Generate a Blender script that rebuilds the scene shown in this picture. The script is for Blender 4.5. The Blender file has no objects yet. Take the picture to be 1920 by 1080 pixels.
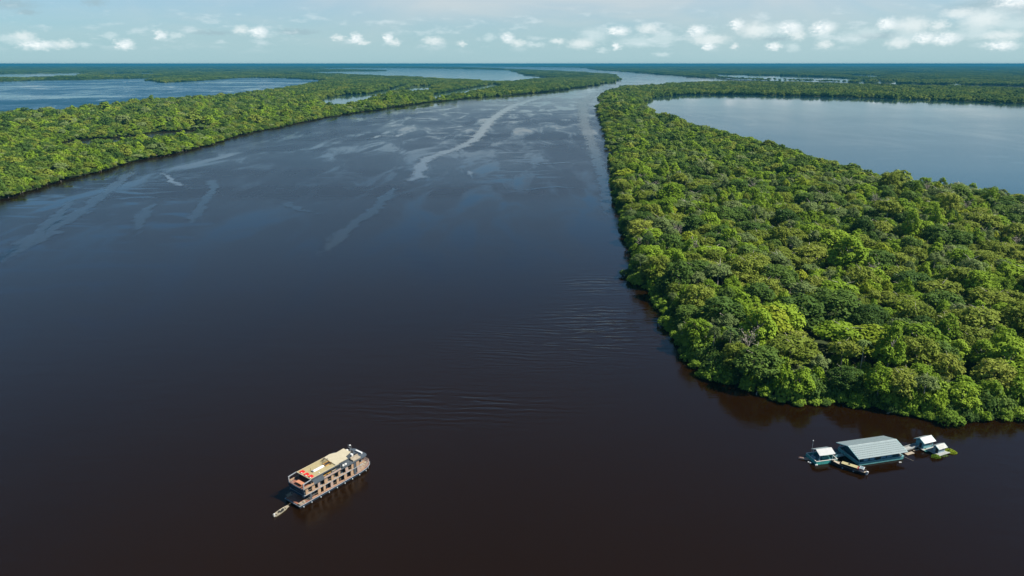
import bpy, bmesh, math, random
import numpy as np
from mathutils import Vector, Matrix, kdtree

R = math.radians
rnd = random.Random(7)
rng = np.random.default_rng(11)
scene = bpy.context.scene
C = scene.collection

# ------------------------------------------------------------------ camera
CAM_H, FPX, HORIZON_Y = 120.0, 1331.0, 119.3        # survey values in 1920x1080 pixels
PITCH = math.atan((540 - HORIZON_Y) / FPX)
cam = bpy.data.cameras.new('camera'); cam_o = bpy.data.objects.new('camera', cam); C.objects.link(cam_o)
cam.sensor_fit = 'HORIZONTAL'; cam.angle = 2 * math.atan(960 / FPX)
cam.clip_start = 1.0; cam.clip_end = 400000.0
cam_o.location = (0, 0, CAM_H); cam_o.rotation_euler = (math.pi / 2 - PITCH, 0, 0)
scene.camera = cam_o

# ------------------------------------------------------------------ light and exposure
SUN_EL, SUN_AZ = R(48), R(-7)                       # azimuth counted from +X towards +Y
sun_dir = Vector((math.cos(SUN_EL) * math.cos(SUN_AZ), math.cos(SUN_EL) * math.sin(SUN_AZ), math.sin(SUN_EL)))
sl = bpy.data.lights.new('sun', 'SUN'); sl.energy = 5.0; sl.angle = R(0.53); sl.color = (1.0, 0.95, 0.86)
so = bpy.data.objects.new('sun', sl); C.objects.link(so)
so.rotation_euler = (-sun_dir).to_track_quat('-Z', 'Y').to_euler(); so.location = (0, 0, 300)
vs = scene.view_settings
scene.display_settings.display_device = 'sRGB'
vs.view_transform = 'Standard'; vs.look = 'None'; vs.exposure = 1.10; vs.gamma = 1.0; vs.use_curve_mapping = False
scene.render.engine = 'CYCLES'
cy = scene.cycles
cy.use_denoising = True
cy.max_bounces = 6; cy.diffuse_bounces = 1; cy.glossy_bounces = 2; cy.transmission_bounces = 2; cy.volume_bounces = 0
cy.transparent_max_bounces = 4
cy.caustics_reflective = False; cy.caustics_refractive = False


def ray(px, py):
    dx, dy = (px - 960) / FPX, -(py - 540) / FPX
    return (dx, math.cos(PITCH) + dy * math.sin(PITCH), -math.sin(PITCH) + dy * math.cos(PITCH))


def ground(px, py, z=0.0):
    """the point of the survey at height z seen at a pixel of the photograph"""
    d = ray(px, py); t = (z - CAM_H) / d[2]
    return (d[0] * t, d[1] * t)


def project(x, y, z):
    qy, qz = y, z - CAM_H
    dep = qy * math.cos(PITCH) - qz * math.sin(PITCH); up = qy * math.sin(PITCH) + qz * math.cos(PITCH)
    return 960 + FPX * x / dep, 540 - FPX * up / dep


# ------------------------------------------------------------------ node helper
class NT:
    def __init__(s, tree): s.t = tree; s.n = tree.nodes; s.l = tree.links
    def put(s, sock, v):
        if hasattr(v, 'is_output') or isinstance(v, bpy.types.NodeSocket): s.l.new(v, sock)
        elif v is not None: sock.default_value = v
    def node(s, typ, **kw):
        n = s.n.new(typ)
        for k, v in kw.items(): setattr(n, k, v)
        return n
    def m(s, op, a, b=None, c=None, clamp=False):
        n = s.node('ShaderNodeMath', operation=op, use_clamp=clamp)
        for i, v in enumerate((a, b, c)): s.put(n.inputs[i], v)
        return n.outputs[0]
    def vm(s, op, a, b=None, c=None, scale=None):
        n = s.node('ShaderNodeVectorMath', operation=op)
        for i, v in enumerate((a, b, c)): s.put(n.inputs[i], v)
        if scale is not None: s.put(n.inputs['Scale'], scale)
        return n.outputs['Value'] if op in ('LENGTH', 'DOT_PRODUCT', 'DISTANCE') else n.outputs[0]
    def noise(s, vec, scale, detail=3, rough=0.5, dist=0.0):
        n = s.node('ShaderNodeTexNoise'); s.put(n.inputs['Vector'], vec)
        n.inputs['Scale'].default_value = scale; n.inputs['Detail'].default_value = detail
        n.inputs['Roughness'].default_value = rough; n.inputs['Distortion'].default_value = dist
        return n.outputs['Fac']
    def ss(s, v, lo, hi, a=0.0, b=1.0):
        n = s.node('ShaderNodeMapRange', interpolation_type='SMOOTHSTEP')
        s.put(n.inputs['Value'], v)
        for k, x in (('From Min', lo), ('From Max', hi), ('To Min', a), ('To Max', b)): s.put(n.inputs[k], x)
        return n.outputs[0]
    def mix(s, f, a, b, blend='MIX'):
        n = s.node('ShaderNodeMix', data_type='RGBA', blend_type=blend)
        s.put(n.inputs['Factor'], f); s.put(n.inputs['A'] if False else n.inputs[6], a); s.put(n.inputs[7], b)
        return n.outputs[2]
    def sep(s, v):
        n = s.node('ShaderNodeSeparateXYZ'); s.put(n.inputs[0], v); return n.outputs
    def comb(s, x, y, z=0.0):
        n = s.node('ShaderNodeCombineXYZ')
        for i, v in enumerate((x, y, z)): s.put(n.inputs[i], v)
        return n.outputs[0]
    def ramp(s, f, stops):
        n = s.node('ShaderNodeValToRGB'); s.put(n.inputs[0], f)
        e = n.color_ramp.elements
        while len(e) < len(stops): e.new(0.5)
        for el, (p, c) in zip(e, stops): el.position = p; el.color = (*c, 1)
        return n.outputs[0]


# ------------------------------------------------------------------ sky
world = bpy.data.worlds.new('World'); scene.world = world; world.use_nodes = True
w = NT(world.node_tree); w.n.clear()
sky = w.node('ShaderNodeTexSky', sky_type='NISHITA'); sky.sun_disc = False
sky.sun_elevation = SUN_EL; sky.sun_rotation = math.atan2(sun_dir.x, sun_dir.y)
sky.altitude = 100; sky.air_density = 1.0; sky.dust_density = 0.6; sky.ozone_density = 1.2
tc = w.node('ShaderNodeTexCoord')
D = tc.outputs['Generated']
dx, dy, dz = w.sep(D)
az = w.m('ARCTAN2', dx, dy); el = w.m('ARCSINE', dz)
PERIOD = R(72)
azf = w.m('SUBTRACT', w.m('FLOORED_MODULO', w.m('ADD', az, PERIOD / 2), PERIOD), PERIOD / 2)   # the same bank of cumulus goes on round the horizon
P0 = w.comb(azf, el)
wn = w.node('ShaderNodeTexNoise'); w.put(wn.inputs['Vector'], w.vm('MULTIPLY', D, (1, 1, 1.9)))
wn.inputs['Scale'].default_value = 150; wn.inputs['Detail'].default_value = 6; wn.inputs['Roughness'].default_value = 0.68
warp = w.vm('MULTIPLY', w.vm('SUBTRACT', wn.outputs['Color'], (0.5, 0.5, 0.5)), (0.024, 0.0105, 0))
P = w.vm('ADD', P0, warp)
CLOUDS = {
    'strong': [(234, 83, 13, 8), (301, 65, 9, 7), (485, 60, 14, 8), (70, 84, 26, 7), (668, 71, 10, 8), (728, 71, 9, 8), (952, 71, 11, 8), (1161, 58, 18, 8), (1156, 87, 8, 6),
               (1382, 46, 11, 9), (1482, 52, 19, 9), (1544, 52, 19, 10), (1451, 87, 14, 6), (1664, 45, 14, 9), (1735, 71, 15, 8), (1772, 72, 22, 9), (1878, 85, 21, 7), (1328, 87, 10, 6), (1308, 57, 15, 9), (1905, 2, 26, 9)],
    'mid': [(452, 56, 13, 7), (635, 71, 12, 5), (680, 80, 12, 4), (740, 80, 9, 6), (812, 76, 19, 7), (866, 82, 8, 5), (970, 80, 14, 6), (1045, 77, 14, 5), (1090, 82, 24, 9), (1415, 57, 26, 12), (1546, 84, 14, 7),
            (1685, 81, 18, 8), (1710, 47, 28, 12), (1762, 47, 12, 8), (1800, 25, 26, 8), (1840, 38, 30, 13), (1880, 66, 28, 7), (1330, 74, 34, 9), (1379, 87, 7, 6), (1495, 66, 14, 8), (122, 83, 14, 7), (45, 68, 14, 7), (1215, 53, 20, 8)],
    'weak': [(1115, 66, 24, 11), (1195, 78, 34, 9), (1245, 72, 22, 10), (1445, 56, 26, 10), (1545, 68, 14, 7), (1600, 70, 24, 9), (1627, 62, 22, 8), (1700, 70, 26, 8), (1860, 24, 30, 10), (1830, 62, 24, 9), (1905, 45, 25, 9),
             (1486, 89, 10, 7), (918, 70, 10, 6), (1005, 84, 15, 4), (1130, 95, 10, 5), (1240, 102, 14, 4), (206, 67, 9, 5), (331, 67, 11, 4), (15, 72, 16, 6), (160, 84, 8, 4)],
    'grey': [(1860, 12, 50, 10), (1640, 67, 35, 4), (1455, 73, 20, 3), (20, 8, 30, 6), (178, 4, 14, 5), (50, 22, 14, 4), (560, 60, 30, 4), (400, 62, 26, 3)]}
CC = {}
for k, L in CLOUDS.items():
    best = None
    for px, py, hw, hh in L:
        d = ray(px, py); n_ = math.sqrt(sum(q * q for q in d))
        a0, e0 = math.atan2(d[0], d[1]), math.asin(d[2] / n_)
        kx, ky = 1 / (hw / FPX * 1.12), 1 / (hh / FPX * 1.15)
        q = w.vm('MULTIPLY_ADD', P, (kx, ky, 0), (-a0 * kx, -e0 * ky, 0))
        ln = w.vm('LENGTH', q)
        best = ln if best is None else w.m('MINIMUM', best, ln)
    CC[k] = best
low = w.ss(el, 0.0, R(2.0))
base = w.vm('MULTIPLY', sky.outputs[0], (0.018, 0.040, 0.058))
veil_n = w.noise(w.vm('MULTIPLY', D, (1.6, 1.6, 7)), 2.2, 4, 0.55, 0.6)
veil = w.ss(veil_n, 0.32, 0.70, 0.52, 0.98)
thick = w.m('MULTIPLY', w.ss(el, R(-1), R(6), 0.5, 0.85), w.m('MULTIPLY', w.ss(el, R(4.2), R(9.5), 1.0, 0.06), w.ss(w.vm('DOT_PRODUCT', D, (0.94, 0.34, 0)), -0.6, 0.45, 0.66, 1.0)))     # the thin veil is seen edge-on near the horizon
skyc = w.mix(w.m('MULTIPLY', veil, thick), base, (0.350, 0.350, 0.345, 1))
lowc = w.mix(w.ss(el, R(0.0), R(4.5), 0.80, 0.15), skyc, (0.182, 0.282, 0.308, 1))
c = w.mix(w.m('MULTIPLY', w.ss(CC['grey'], 1.5, 0.2), 0.62), lowc, (0.165, 0.235, 0.265, 1))
# wispy cloud body that joins the puffs
wis = w.noise(w.vm('MULTIPLY', D, (1, 1, 3.2)), 26, 4, 0.6)
wism = w.m('MULTIPLY', w.ss(wis, 0.52, 0.72), w.m('MULTIPLY', w.ss(el, R(0.6), R(1.5)), w.ss(el, R(4.5), R(3.0))))
c = w.mix(w.m('MULTIPLY', wism, 0.42), c, (0.36, 0.41, 0.43, 1))
c = w.mix(w.m('MULTIPLY', w.ss(CC['weak'], 1.35, 0.15), 0.42), c, (0.375, 0.43, 0.44, 1))
c = w.mix(w.m('MULTIPLY', w.ss(CC['mid'], 1.25, 0.15), 0.66), c, (0.425, 0.455, 0.455, 1))
puff = w.ss(CC['strong'], 1.3, 0.2)
c = w.mix(w.m('MULTIPLY', puff, 0.74), c, w.mix(w.ss(wn.outputs['Fac'], 0.35, 0.65), (0.385, 0.43, 0.45, 1), (0.54, 0.55, 0.54, 1)))
bg = w.node('ShaderNodeBackground'); w.put(bg.inputs['Color'], c); bg.inputs['Strength'].default_value = 1.0
wo = w.node('ShaderNodeOutputWorld'); w.l.new(bg.outputs[0], wo.inputs['Surface'])
world.cycles.sampling_method = 'NONE'


# ------------------------------------------------------------------ materials
def new_mat(name):
    m = bpy.data.materials.new(name); m.use_nodes = True
    t = NT(m.node_tree); t.n.clear()
    out = t.node('ShaderNodeOutputMaterial')
    return m, t, out


MATS = {}
def paint(name, col, rough=0.5, vary=0.12, scale=1.2, metal=0.0, spec=0.4):
    """weathered paint: uneven tone and gloss over the whole coat"""
    if name in MATS: return MATS[name]
    m, t, out = new_mat(name)
    g = t.node('ShaderNodeNewGeometry')
    n1 = t.noise(g.outputs['Position'], scale, 5, 0.65)
    n2 = t.noise(t.vm('MULTIPLY', g.outputs['Position'], (6, 6, 1)), 1.1, 3, 0.6)
    f = t.m('ADD', t.m('MULTIPLY', n1, 0.6), t.m('MULTIPLY', n2, 0.4))
    a = tuple(min(1, x * (1 + vary)) for x in col) + (1,); b = tuple(x * (1 - vary * 1.6) for x in col) + (1,)
    p = t.node('ShaderNodeBsdfPrincipled')
    t.put(p.inputs['Base Color'], t.mix(t.ss(f, 0.3, 0.7), b, a))
    t.put(p.inputs['Roughness'], t.ss(n1, 0.3, 0.7, rough + 0.1, max(0.05, rough - 0.1)))
    p.inputs['Metallic'].default_value = metal; p.inputs['Specular IOR Level'].default_value = spec
    t.l.new(p.outputs[0], out.inputs['Surface'])
    MATS[name] = m
    return m


def make_water(name, calmness, body, slicks=1.0):
    m, t, out = new_mat(name)
    g = t.node('ShaderNodeNewGeometry'); pos = g.outputs['Position']
    x, y, z = t.sep(pos)
    dist = t.vm('LENGTH', t.comb(x, y, 0))
    # wind-roughened water against smooth slicks: a property of the surface, in metres
    big = t.noise(t.vm('MULTIPLY', pos, (1, 0.55, 0)), 1 / 420, 4, 0.55, 1.2)
    lanes_ = t.noise(t.vm('MULTIPLY', pos, (1, 0.4, 0)), 1 / 260, 2, 0.5, 0.6)
    wis = t.noise(t.vm('MULTIPLY', t.vm('ADD', pos, t.vm('SCALE', t.vm('SUBTRACT', (0.5, 0.5, 0.5), big), scale=60)), (1, 0.28, 0)), 1 / 46, 5, 0.62, 0.7)
    slick = t.m('MULTIPLY', t.ss(wis, 0.47, 0.70), t.ss(big, 0.34, 0.58))
    cats = t.noise(t.vm('MULTIPLY', pos, (0.42, 1.0, 0)), 1 / 24, 4, 0.6, 0.5)
    slick = t.m('MAXIMUM', slick, t.m('MULTIPLY', t.m('MULTIPLY', t.ss(cats, 0.53, 0.68), t.ss(lanes_, 0.48, 0.62)), 0.9))
    lanes = t.noise(t.vm('MULTIPLY', pos, (0.12, 1, 0)), 1 / 300, 3, 0.55, 0.4)
    calm = t.ss(lanes, 0.35, 0.7)
    rough = t.m('ADD', 0.25, t.m('MULTIPLY', calm, -0.06))
    lee = t.m('MULTIPLY', t.ss(x, 20, 95), t.ss(dist, 760, 420))          # sheltered water under the forest wall
    rough = t.m('MULTIPLY_ADD', lee, -0.13, rough)
    rough = t.m('ADD', rough, t.ss(dist, 300, 900, 0.0, 0.05))
    rough = t.m('MULTIPLY_ADD', t.m('MULTIPLY', slick, t.ss(dist, 260, 520)), -0.30 * slicks, rough)
    rough = t.m('MULTIPLY_ADD', t.ss(big, 0.44, 0.64), -0.05, rough)
    rough = t.m('ADD', rough, t.ss(dist, 1300, 3200, 0.0, -0.16))
    rough = t.m('MAXIMUM', t.m('MULTIPLY', rough, calmness), 0.045)
    # ripples
    r1 = t.noise(t.vm('MULTIPLY', pos, (0.55, 1, 1)), 0.55, 4, 0.62)
    r2 = t.noise(t.vm('MULTIPLY', pos, (0.35, 1, 1)), 0.16, 3, 0.55, 0.4)
    near = t.ss(dist, 150, 900, 1.0, 0.1)
    hgt = t.m('ADD', t.m('MULTIPLY', r1, 0.055), t.m('MULTIPLY', r2, 0.095))
    # two trains of wake waves crossing the river
    patch = t.noise(t.vm('MULTIPLY', pos, (1, 1.7, 0)), 1 / 14, 2, 0.6)
    wsum = None
    for (cx, cy_, rx, ry, ang, wl, amp) in ((-20, 236, 58, 24, 4, 4.2, 0.075), (44, 322, 46, 46, -4, 5.0, 0.105), (14, 296, 75, 46, 7, 3.8, 0.045), (52, 385, 40, 30, -3, 5.5, 0.075)):
        ca, sa = math.cos(R(ang)), math.sin(R(ang))
        ph = t.m('ADD', t.m('MULTIPLY', x, sa / wl * 2 * math.pi), t.m('MULTIPLY', y, ca / wl * 2 * math.pi))
        ph = t.m('MULTIPLY_ADD', r2, 14.0, ph)
        wv = t.m('SINE', ph)
        q = t.vm('MULTIPLY_ADD', t.comb(x, y, 0), (1 / rx, 1 / ry, 0), (-cx / rx, -cy_ / ry, 0))
        mk = t.m('MULTIPLY', t.ss(t.vm('LENGTH', q), 1.0, 0.1), t.ss(patch, 0.36, 0.60))
        term = t.m('MULTIPLY', t.m('MULTIPLY', wv, mk), amp)
        wsum = term if wsum is None else t.m('ADD', wsum, term)
    hgt = t.m('ADD', t.m('MULTIPLY', hgt, near), wsum)
    bump = t.node('ShaderNodeBump'); bump.inputs['Strength'].default_value = 1.0; bump.inputs['Distance'].default_value = 1.0
    t.put(bump.inputs['Height'], hgt)
    p = t.node('ShaderNodeBsdfPrincipled')
    t.put(p.inputs['Base Color'], t.mix(t.ss(big, 0.3, 0.7), body, tuple(q * .82 for q in body[:3]) + (1,)))
    t.put(p.inputs['Roughness'], rough); p.inputs['IOR'].default_value = 1.333; p.inputs['Specular IOR Level'].default_value = 0.26
    t.l.new(bump.outputs[0], p.inputs['Normal'])
    t.l.new(p.outputs[0], out.inputs['Surface'])
    return m


def make_leaf(name, dark, mid, light, transl=0.28):
    """foliage: each tree, each patch of forest and each leaf spray has its own green"""
    m, t, out = new_mat(name)
    oi = t.node('ShaderNodeObjectInfo')
    at = t.node('ShaderNodeAttribute'); at.attribute_name = 'leaf_tone'
    tone = t.m('ADD', t.m('MULTIPLY', oi.outputs['Random'], 0.74), t.m('MULTIPLY', at.outputs['Fac'], 0.26))
    patch = t.noise(t.vm('MULTIPLY', oi.outputs['Location'], (1, 1, 0)), 1 / 55, 3, 0.6)
    tone = t.m('ADD', tone, t.ss(patch, 0.3, 0.7, -0.22, 0.22), clamp=True)
    col = t.ramp(tone, [(0.0, dark), (0.5, mid), (1.0, light)])
    p = t.node('ShaderNodeBsdfPrincipled'); t.put(p.inputs['Base Color'], col)
    p.inputs['Roughness'].default_value = 0.7; p.inputs['Specular IOR Level'].default_value = 0.06
    tr = t.node('ShaderNodeBsdfTranslucent'); t.put(tr.inputs['Color'], t.mix(0.5, col, light + (1,)))
    mx = t.node('ShaderNodeMixShader'); mx.inputs[0].default_value = transl
    t.l.new(p.outputs[0], mx.inputs[1]); t.l.new(tr.outputs[0], mx.inputs[2])
    t.l.new(mx.outputs[0], out.inputs['Surface'])
    MATS[name] = m
    return m


LEAF = {
    'olive': make_leaf('olive_foliage', (0.094, 0.130, 0.016), (0.148, 0.188, 0.024), (0.210, 0.242, 0.036)),
    'bright': make_leaf('bright_foliage', (0.088, 0.148, 0.012), (0.140, 0.222, 0.016), (0.210, 0.300, 0.024)),
    'dark': make_leaf('dark_foliage', (0.036, 0.074, 0.015), (0.062, 0.112, 0.019), (0.100, 0.156, 0.026)),
    'grey': make_leaf('greygreen_foliage', (0.088, 0.130, 0.038), (0.130, 0.176, 0.052), (0.180, 0.220, 0.075)),
    'yellow': make_leaf('yellow_foliage', (0.130, 0.185, 0.014), (0.190, 0.245, 0.018), (0.255, 0.290, 0.025)),
    'palm': make_leaf('palm_foliage', (0.070, 0.120, 0.030), (0.110, 0.172, 0.040), (0.160, 0.220, 0.060)),
    'shrub': make_leaf('shrub_foliage', (0.090, 0.155, 0.016), (0.145, 0.225, 0.022), (0.205, 0.290, 0.032)),
}
LEAF['mixed'] = make_leaf('mixed_foliage', (0.036, 0.078, 0.015), (0.092, 0.148, 0.021), (0.160, 0.208, 0.032))
BARK = paint('pale_bark', (0.30, 0.27, 0.22), 0.8, 0.3)
DRY = paint('bare_twigs', (0.26, 0.22, 0.17), 0.85, 0.3)


def make_land():
    m, t, out = new_mat('forest_floor')
    g = t.node('ShaderNodeNewGeometry'); pos = g.outputs['Position']
    x, y, z = t.sep(pos)
    dist = t.vm('LENGTH', t.comb(x, y, 0))
    n1 = t.noise(pos, 1 / 9, 4, 0.6)
    floor = t.mix(t.ss(n1, 0.35, 0.65), (0.016, 0.026, 0.009, 1), (0.038, 0.050, 0.016, 1))
    # beyond the last trees that can be told apart the sheet is the canopy itself
    n2 = t.noise(t.vm('MULTIPLY', pos, (1, 1, 0)), 1 / 120, 5, 0.7)
    n3 = t.noise(t.vm('MULTIPLY', pos, (0.3, 1, 0)), 1 / 1900, 3, 0.6)
    canopy = t.mix(t.ss(t.m('ADD', t.m('MULTIPLY', n2, 0.4), t.m('MULTIPLY', n3, 0.6)), 0.36, 0.62), (0.014, 0.036, 0.012, 1), (0.095, 0.125, 0.032, 1))
    p = t.node('ShaderNodeBsdfPrincipled'); t.put(p.inputs['Base Color'], t.mix(t.ss(dist, 5200, 8000), floor, canopy))
    p.inputs['Roughness'].default_value = 0.9; p.inputs['Specular IOR Level'].default_value = 0.1
    t.l.new(p.outputs[0], out.inputs['Surface'])
    return m


WATER, LAND = make_water('black_river_water', 1.0, (0.0068, 0.0026, 0.0002, 1)), make_land()
LAKE_WATER = make_water('pale_lake_water', 0.55, (0.012, 0.034, 0.040, 1), 0.25)
BLUE_WATER = make_water('blue_lake_water', 2.6, (0.003, 0.032, 0.052, 1), 0.4)


# ------------------------------------------------------------------ mesh helpers
def tag(o, label=None, cat=None, group=None, kind=None):
    if label: o['label'] = label
    if cat: o['category'] = cat
    if group: o['group'] = group
    if kind: o['kind'] = kind
    return o


def link(o, parent=None):
    C.objects.link(o)
    if parent is not None: o.parent = parent
    return o


def empty(name, loc=(0, 0, 0), rz=0.0):
    o = bpy.data.objects.new(name, None); o.location = loc; o.rotation_euler = (0, 0, rz); o.empty_display_size = 0.5
    return link(o)


class MB:
    def __init__(s): s.bm = bmesh.new()
    def box(s, x0, x1, y0, y1, z0, z1, bev=0.0):
        vs_ = [s.bm.verts.new((x, y, z)) for z in (z0, z1) for (x, y) in ((x0, y0), (x1, y0), (x1, y1), (x0, y1))]
        f = [(3, 2, 1, 0), (4, 5, 6, 7), (0, 1, 5, 4), (1, 2, 6, 5), (2, 3, 7, 6), (3, 0, 4, 7)]
        fs = [s.bm.faces.new([vs_[i] for i in q]) for q in f]
        if bev:
            es = list({e for q in fs for e in q.edges})
            bmesh.ops.bevel(s.bm, geom=es, offset=bev, segments=2, affect='EDGES', profile=0.5)
        return s
    def prism(s, pts, z0, z1, pts_top=None):
        """plan outline (counter-clockwise) between two heights; z1 or z0 may be a list"""
        top = pts_top or pts; n = len(pts)
        g = lambda z, i: z[i] if isinstance(z, (list, tuple)) else z
        a = [s.bm.verts.new((p[0], p[1], g(z0, i))) for i, p in enumerate(pts)]
        b = [s.bm.verts.new((p[0], p[1], g(z1, i))) for i, p in enumerate(top)]
        s.bm.faces.new(a[::-1]); s.bm.faces.new(b)
        for i in range(n): s.bm.faces.new((a[i], a[(i + 1) % n], b[(i + 1) % n], b[i]))
        return s
    def tube(s, p, q, r, r2=None, seg=6):
        p, q = Vector(p), Vector(q); r2 = r if r2 is None else r2
        d = (q - p).normalized(); u = d.orthogonal().normalized(); v = d.cross(u)
        A, B = [], []
        for i in range(seg):
            a = 2 * math.pi * i / seg; o = u * math.cos(a) + v * math.sin(a)
            A.append(s.bm.verts.new(p + o * r)); B.append(s.bm.verts.new(q + o * r2))
        for i in range(seg): s.bm.faces.new((A[i], A[(i + 1) % seg], B[(i + 1) % seg], B[i]))
        s.bm.faces.new(A[::-1]); s.bm.faces.new(B)
        return s
    def poly(s, pts, thick=0.0):
        v = [s.bm.verts.new(p) for p in pts]; f = s.bm.faces.new(v)
        if thick:
            r = bmesh.ops.extrude_face_region(s.bm, geom=[f])
            nv = [g for g in r['geom'] if isinstance(g, bmesh.types.BMVert)]
            f.normal_update(); n = f.normal.copy()
            bmesh.ops.translate(s.bm, verts=nv, vec=-n * thick)
        return s
    def ball(s, c, r, sx=1, sy=1, sz=1, sub=2):
        bmesh.ops.create_icosphere(s.bm, subdivisions=sub, radius=r, matrix=Matrix.Translation(c) @ Matrix.Diagonal((sx, sy, sz, 1)))
        return s
    def rail(s, pts, h, z, r=0.03, step=1.2, mids=1, closed=False):
        """posts with rails along a polyline"""
        pts = [Vector((p[0], p[1], z)) for p in pts]
        if closed: pts.append(pts[0])
        for a, b in zip(pts[:-1], pts[1:]):
            n = max(1, round((b - a).length / step))
            for i in range(n + 1):
                q = a.lerp(b, i / n); s.tube(q, q + Vector((0, 0, h)), r, seg=4)
            for k in range(mids + 1):
                hz = Vector((0, 0, h * (1 - k / (mids + 1)))); s.tube(a + hz, b + hz, r, seg=4)
        return s
    def build(s, name, mat, parent=None, smooth=False):
        bmesh.ops.recalc_face_normals(s.bm, faces=s.bm.faces)
        me = bpy.data.meshes.new(name); s.bm.to_mesh(me); s.bm.free()
        me.materials.append(mat)
        if smooth:
            for p in me.polygons: p.use_smooth = True
        return link(bpy.data.objects.new(name, me), parent)


def sheet(name, pts, z, mat):
    """a flat sheet of land or water from a plan outline"""
    from mathutils.geometry import tessellate_polygon
    v3 = [Vector((p[0], p[1], 0)) for p in pts]
    tris = tessellate_polygon([v3])
    me = bpy.data.meshes.new(name); me.from_pydata([(p[0], p[1], z) for p in pts], [], [tuple(q) for q in tris])
    bm = bmesh.new(); bm.from_mesh(me); bmesh.ops.recalc_face_normals(bm, faces=bm.faces)
    if bm.faces[:] and bm.faces[:][0].normal.z < 0: bmesh.ops.reverse_faces(bm, faces=bm.faces[:])
    bm.to_mesh(me); bm.free()
    me.materials.append(mat)
    return link(bpy.data.objects.new(name, me))


def trace(pts, fine=0.0):
    out = []
    for p in pts:
        out.append(ground(p[0], p[1], p[2] if len(p) > 2 else 0.0))
    if not fine: return out
    res = []                                             # ragged shoreline
    r = random.Random(len(pts))
    for a, b in zip(out, out[1:] + out[:1]):
        L = math.hypot(b[0] - a[0], b[1] - a[1]); d = math.hypot(a[0], a[1])
        n = int(max(1, min(24, L / max(12.0, d * 0.016)))) if d < 9000 else 1
        for i in range(n):
            k = i / n; j = fine * max(1.0, d / 500) if i else 0
            res.append((a[0] + (b[0] - a[0]) * k + r.uniform(-j, j), a[1] + (b[1] - a[1]) * k + r.uniform(-j, j)))
    return res


# ------------------------------------------------------------------ river and land
FAR = 150000.0
tag(sheet('river', [(-FAR, -3000), (FAR, -3000), (FAR, FAR), (-FAR, FAR)], 0.0, WATER), 'dark tannin-brown river with wind streaks between the wooded banks', None, None, 'structure')

T = 13.0      # height of the tree line where it hides the waterline
PEN = [(2300, 800), (2100, 778), (1990, 772), (1920, 777), (1870, 788), (1800, 783), (1740, 784), (1690, 775), (1640, 765), (1580, 754), (1530, 755), (1500, 759), (1460, 753), (1440, 742), (1400, 728), (1345, 710), (1312, 692),
       (1290, 668), (1277, 642), (1262, 624), (1252, 600), (1250, 580), (1230, 556), (1196, 531), (1187, 515), (1200, 492), (1194, 470), (1182, 455), (1174, 430), (1170, 402), (1160, 385), (1157, 350), (1152, 300),
       (1142, 262), (1130, 226), (1125, 205), (1128, 187), (1142, 174), (1168, 166), (1205, 162, 8), (1260, 155, T), (1320, 152.5, T), (1400, 152, T), (1500, 154, T), (1600, 157, T), (1700, 159, T), (1800, 161, T), (1920, 164, T), (2150, 170, T),
       (2150, 203), (1920, 194), (1800, 190), (1700, 186), (1600, 183), (1480, 180), (1400, 177.5), (1290, 177), (1240, 181), (1215, 186), (1205, 192), (1209, 198, 9), (1228, 207, T), (1262, 218, T), (1302, 227, T), (1400, 252, T),
       (1500, 277, T), (1560, 298, T), (1640, 317, T), (1740, 335, T), (1830, 349, T), (1920, 361, T), (2300, 425, T)]
LEFT = [(-500, 530), (-250, 452), (0, 374), (40, 362), (100, 344), (160, 328), (220, 312), (250, 303), (300, 294), (350, 283), (400, 268), (440, 255), (500, 243), (560, 230), (640, 215), (700, 207), (760, 197), (820, 190), (880, 184),
        (960, 178), (1040, 170), (1090, 163), (1140, 155), (1158, 148.5), (1156, 144, 6), (1140, 139, 8), (1100, 136, 10), (1040, 132.5, 10), (960, 129.5, 10), (900, 127.6), (850, 126), (700, 124.6), (700, 120.3), (-600, 120.3)]
FARR = [(1127, 131.5), (1200, 136), (1260, 140.5), (1320, 145.5), (1400, 149), (1500, 152), (1600, 155), (1700, 157), (1800, 159), (1920, 161), (2200, 167), (2200, 120.3), (650, 120.3), (650, 123), (860, 124), (1000, 125.2), (1060, 126), (1110, 127.5)]
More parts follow.
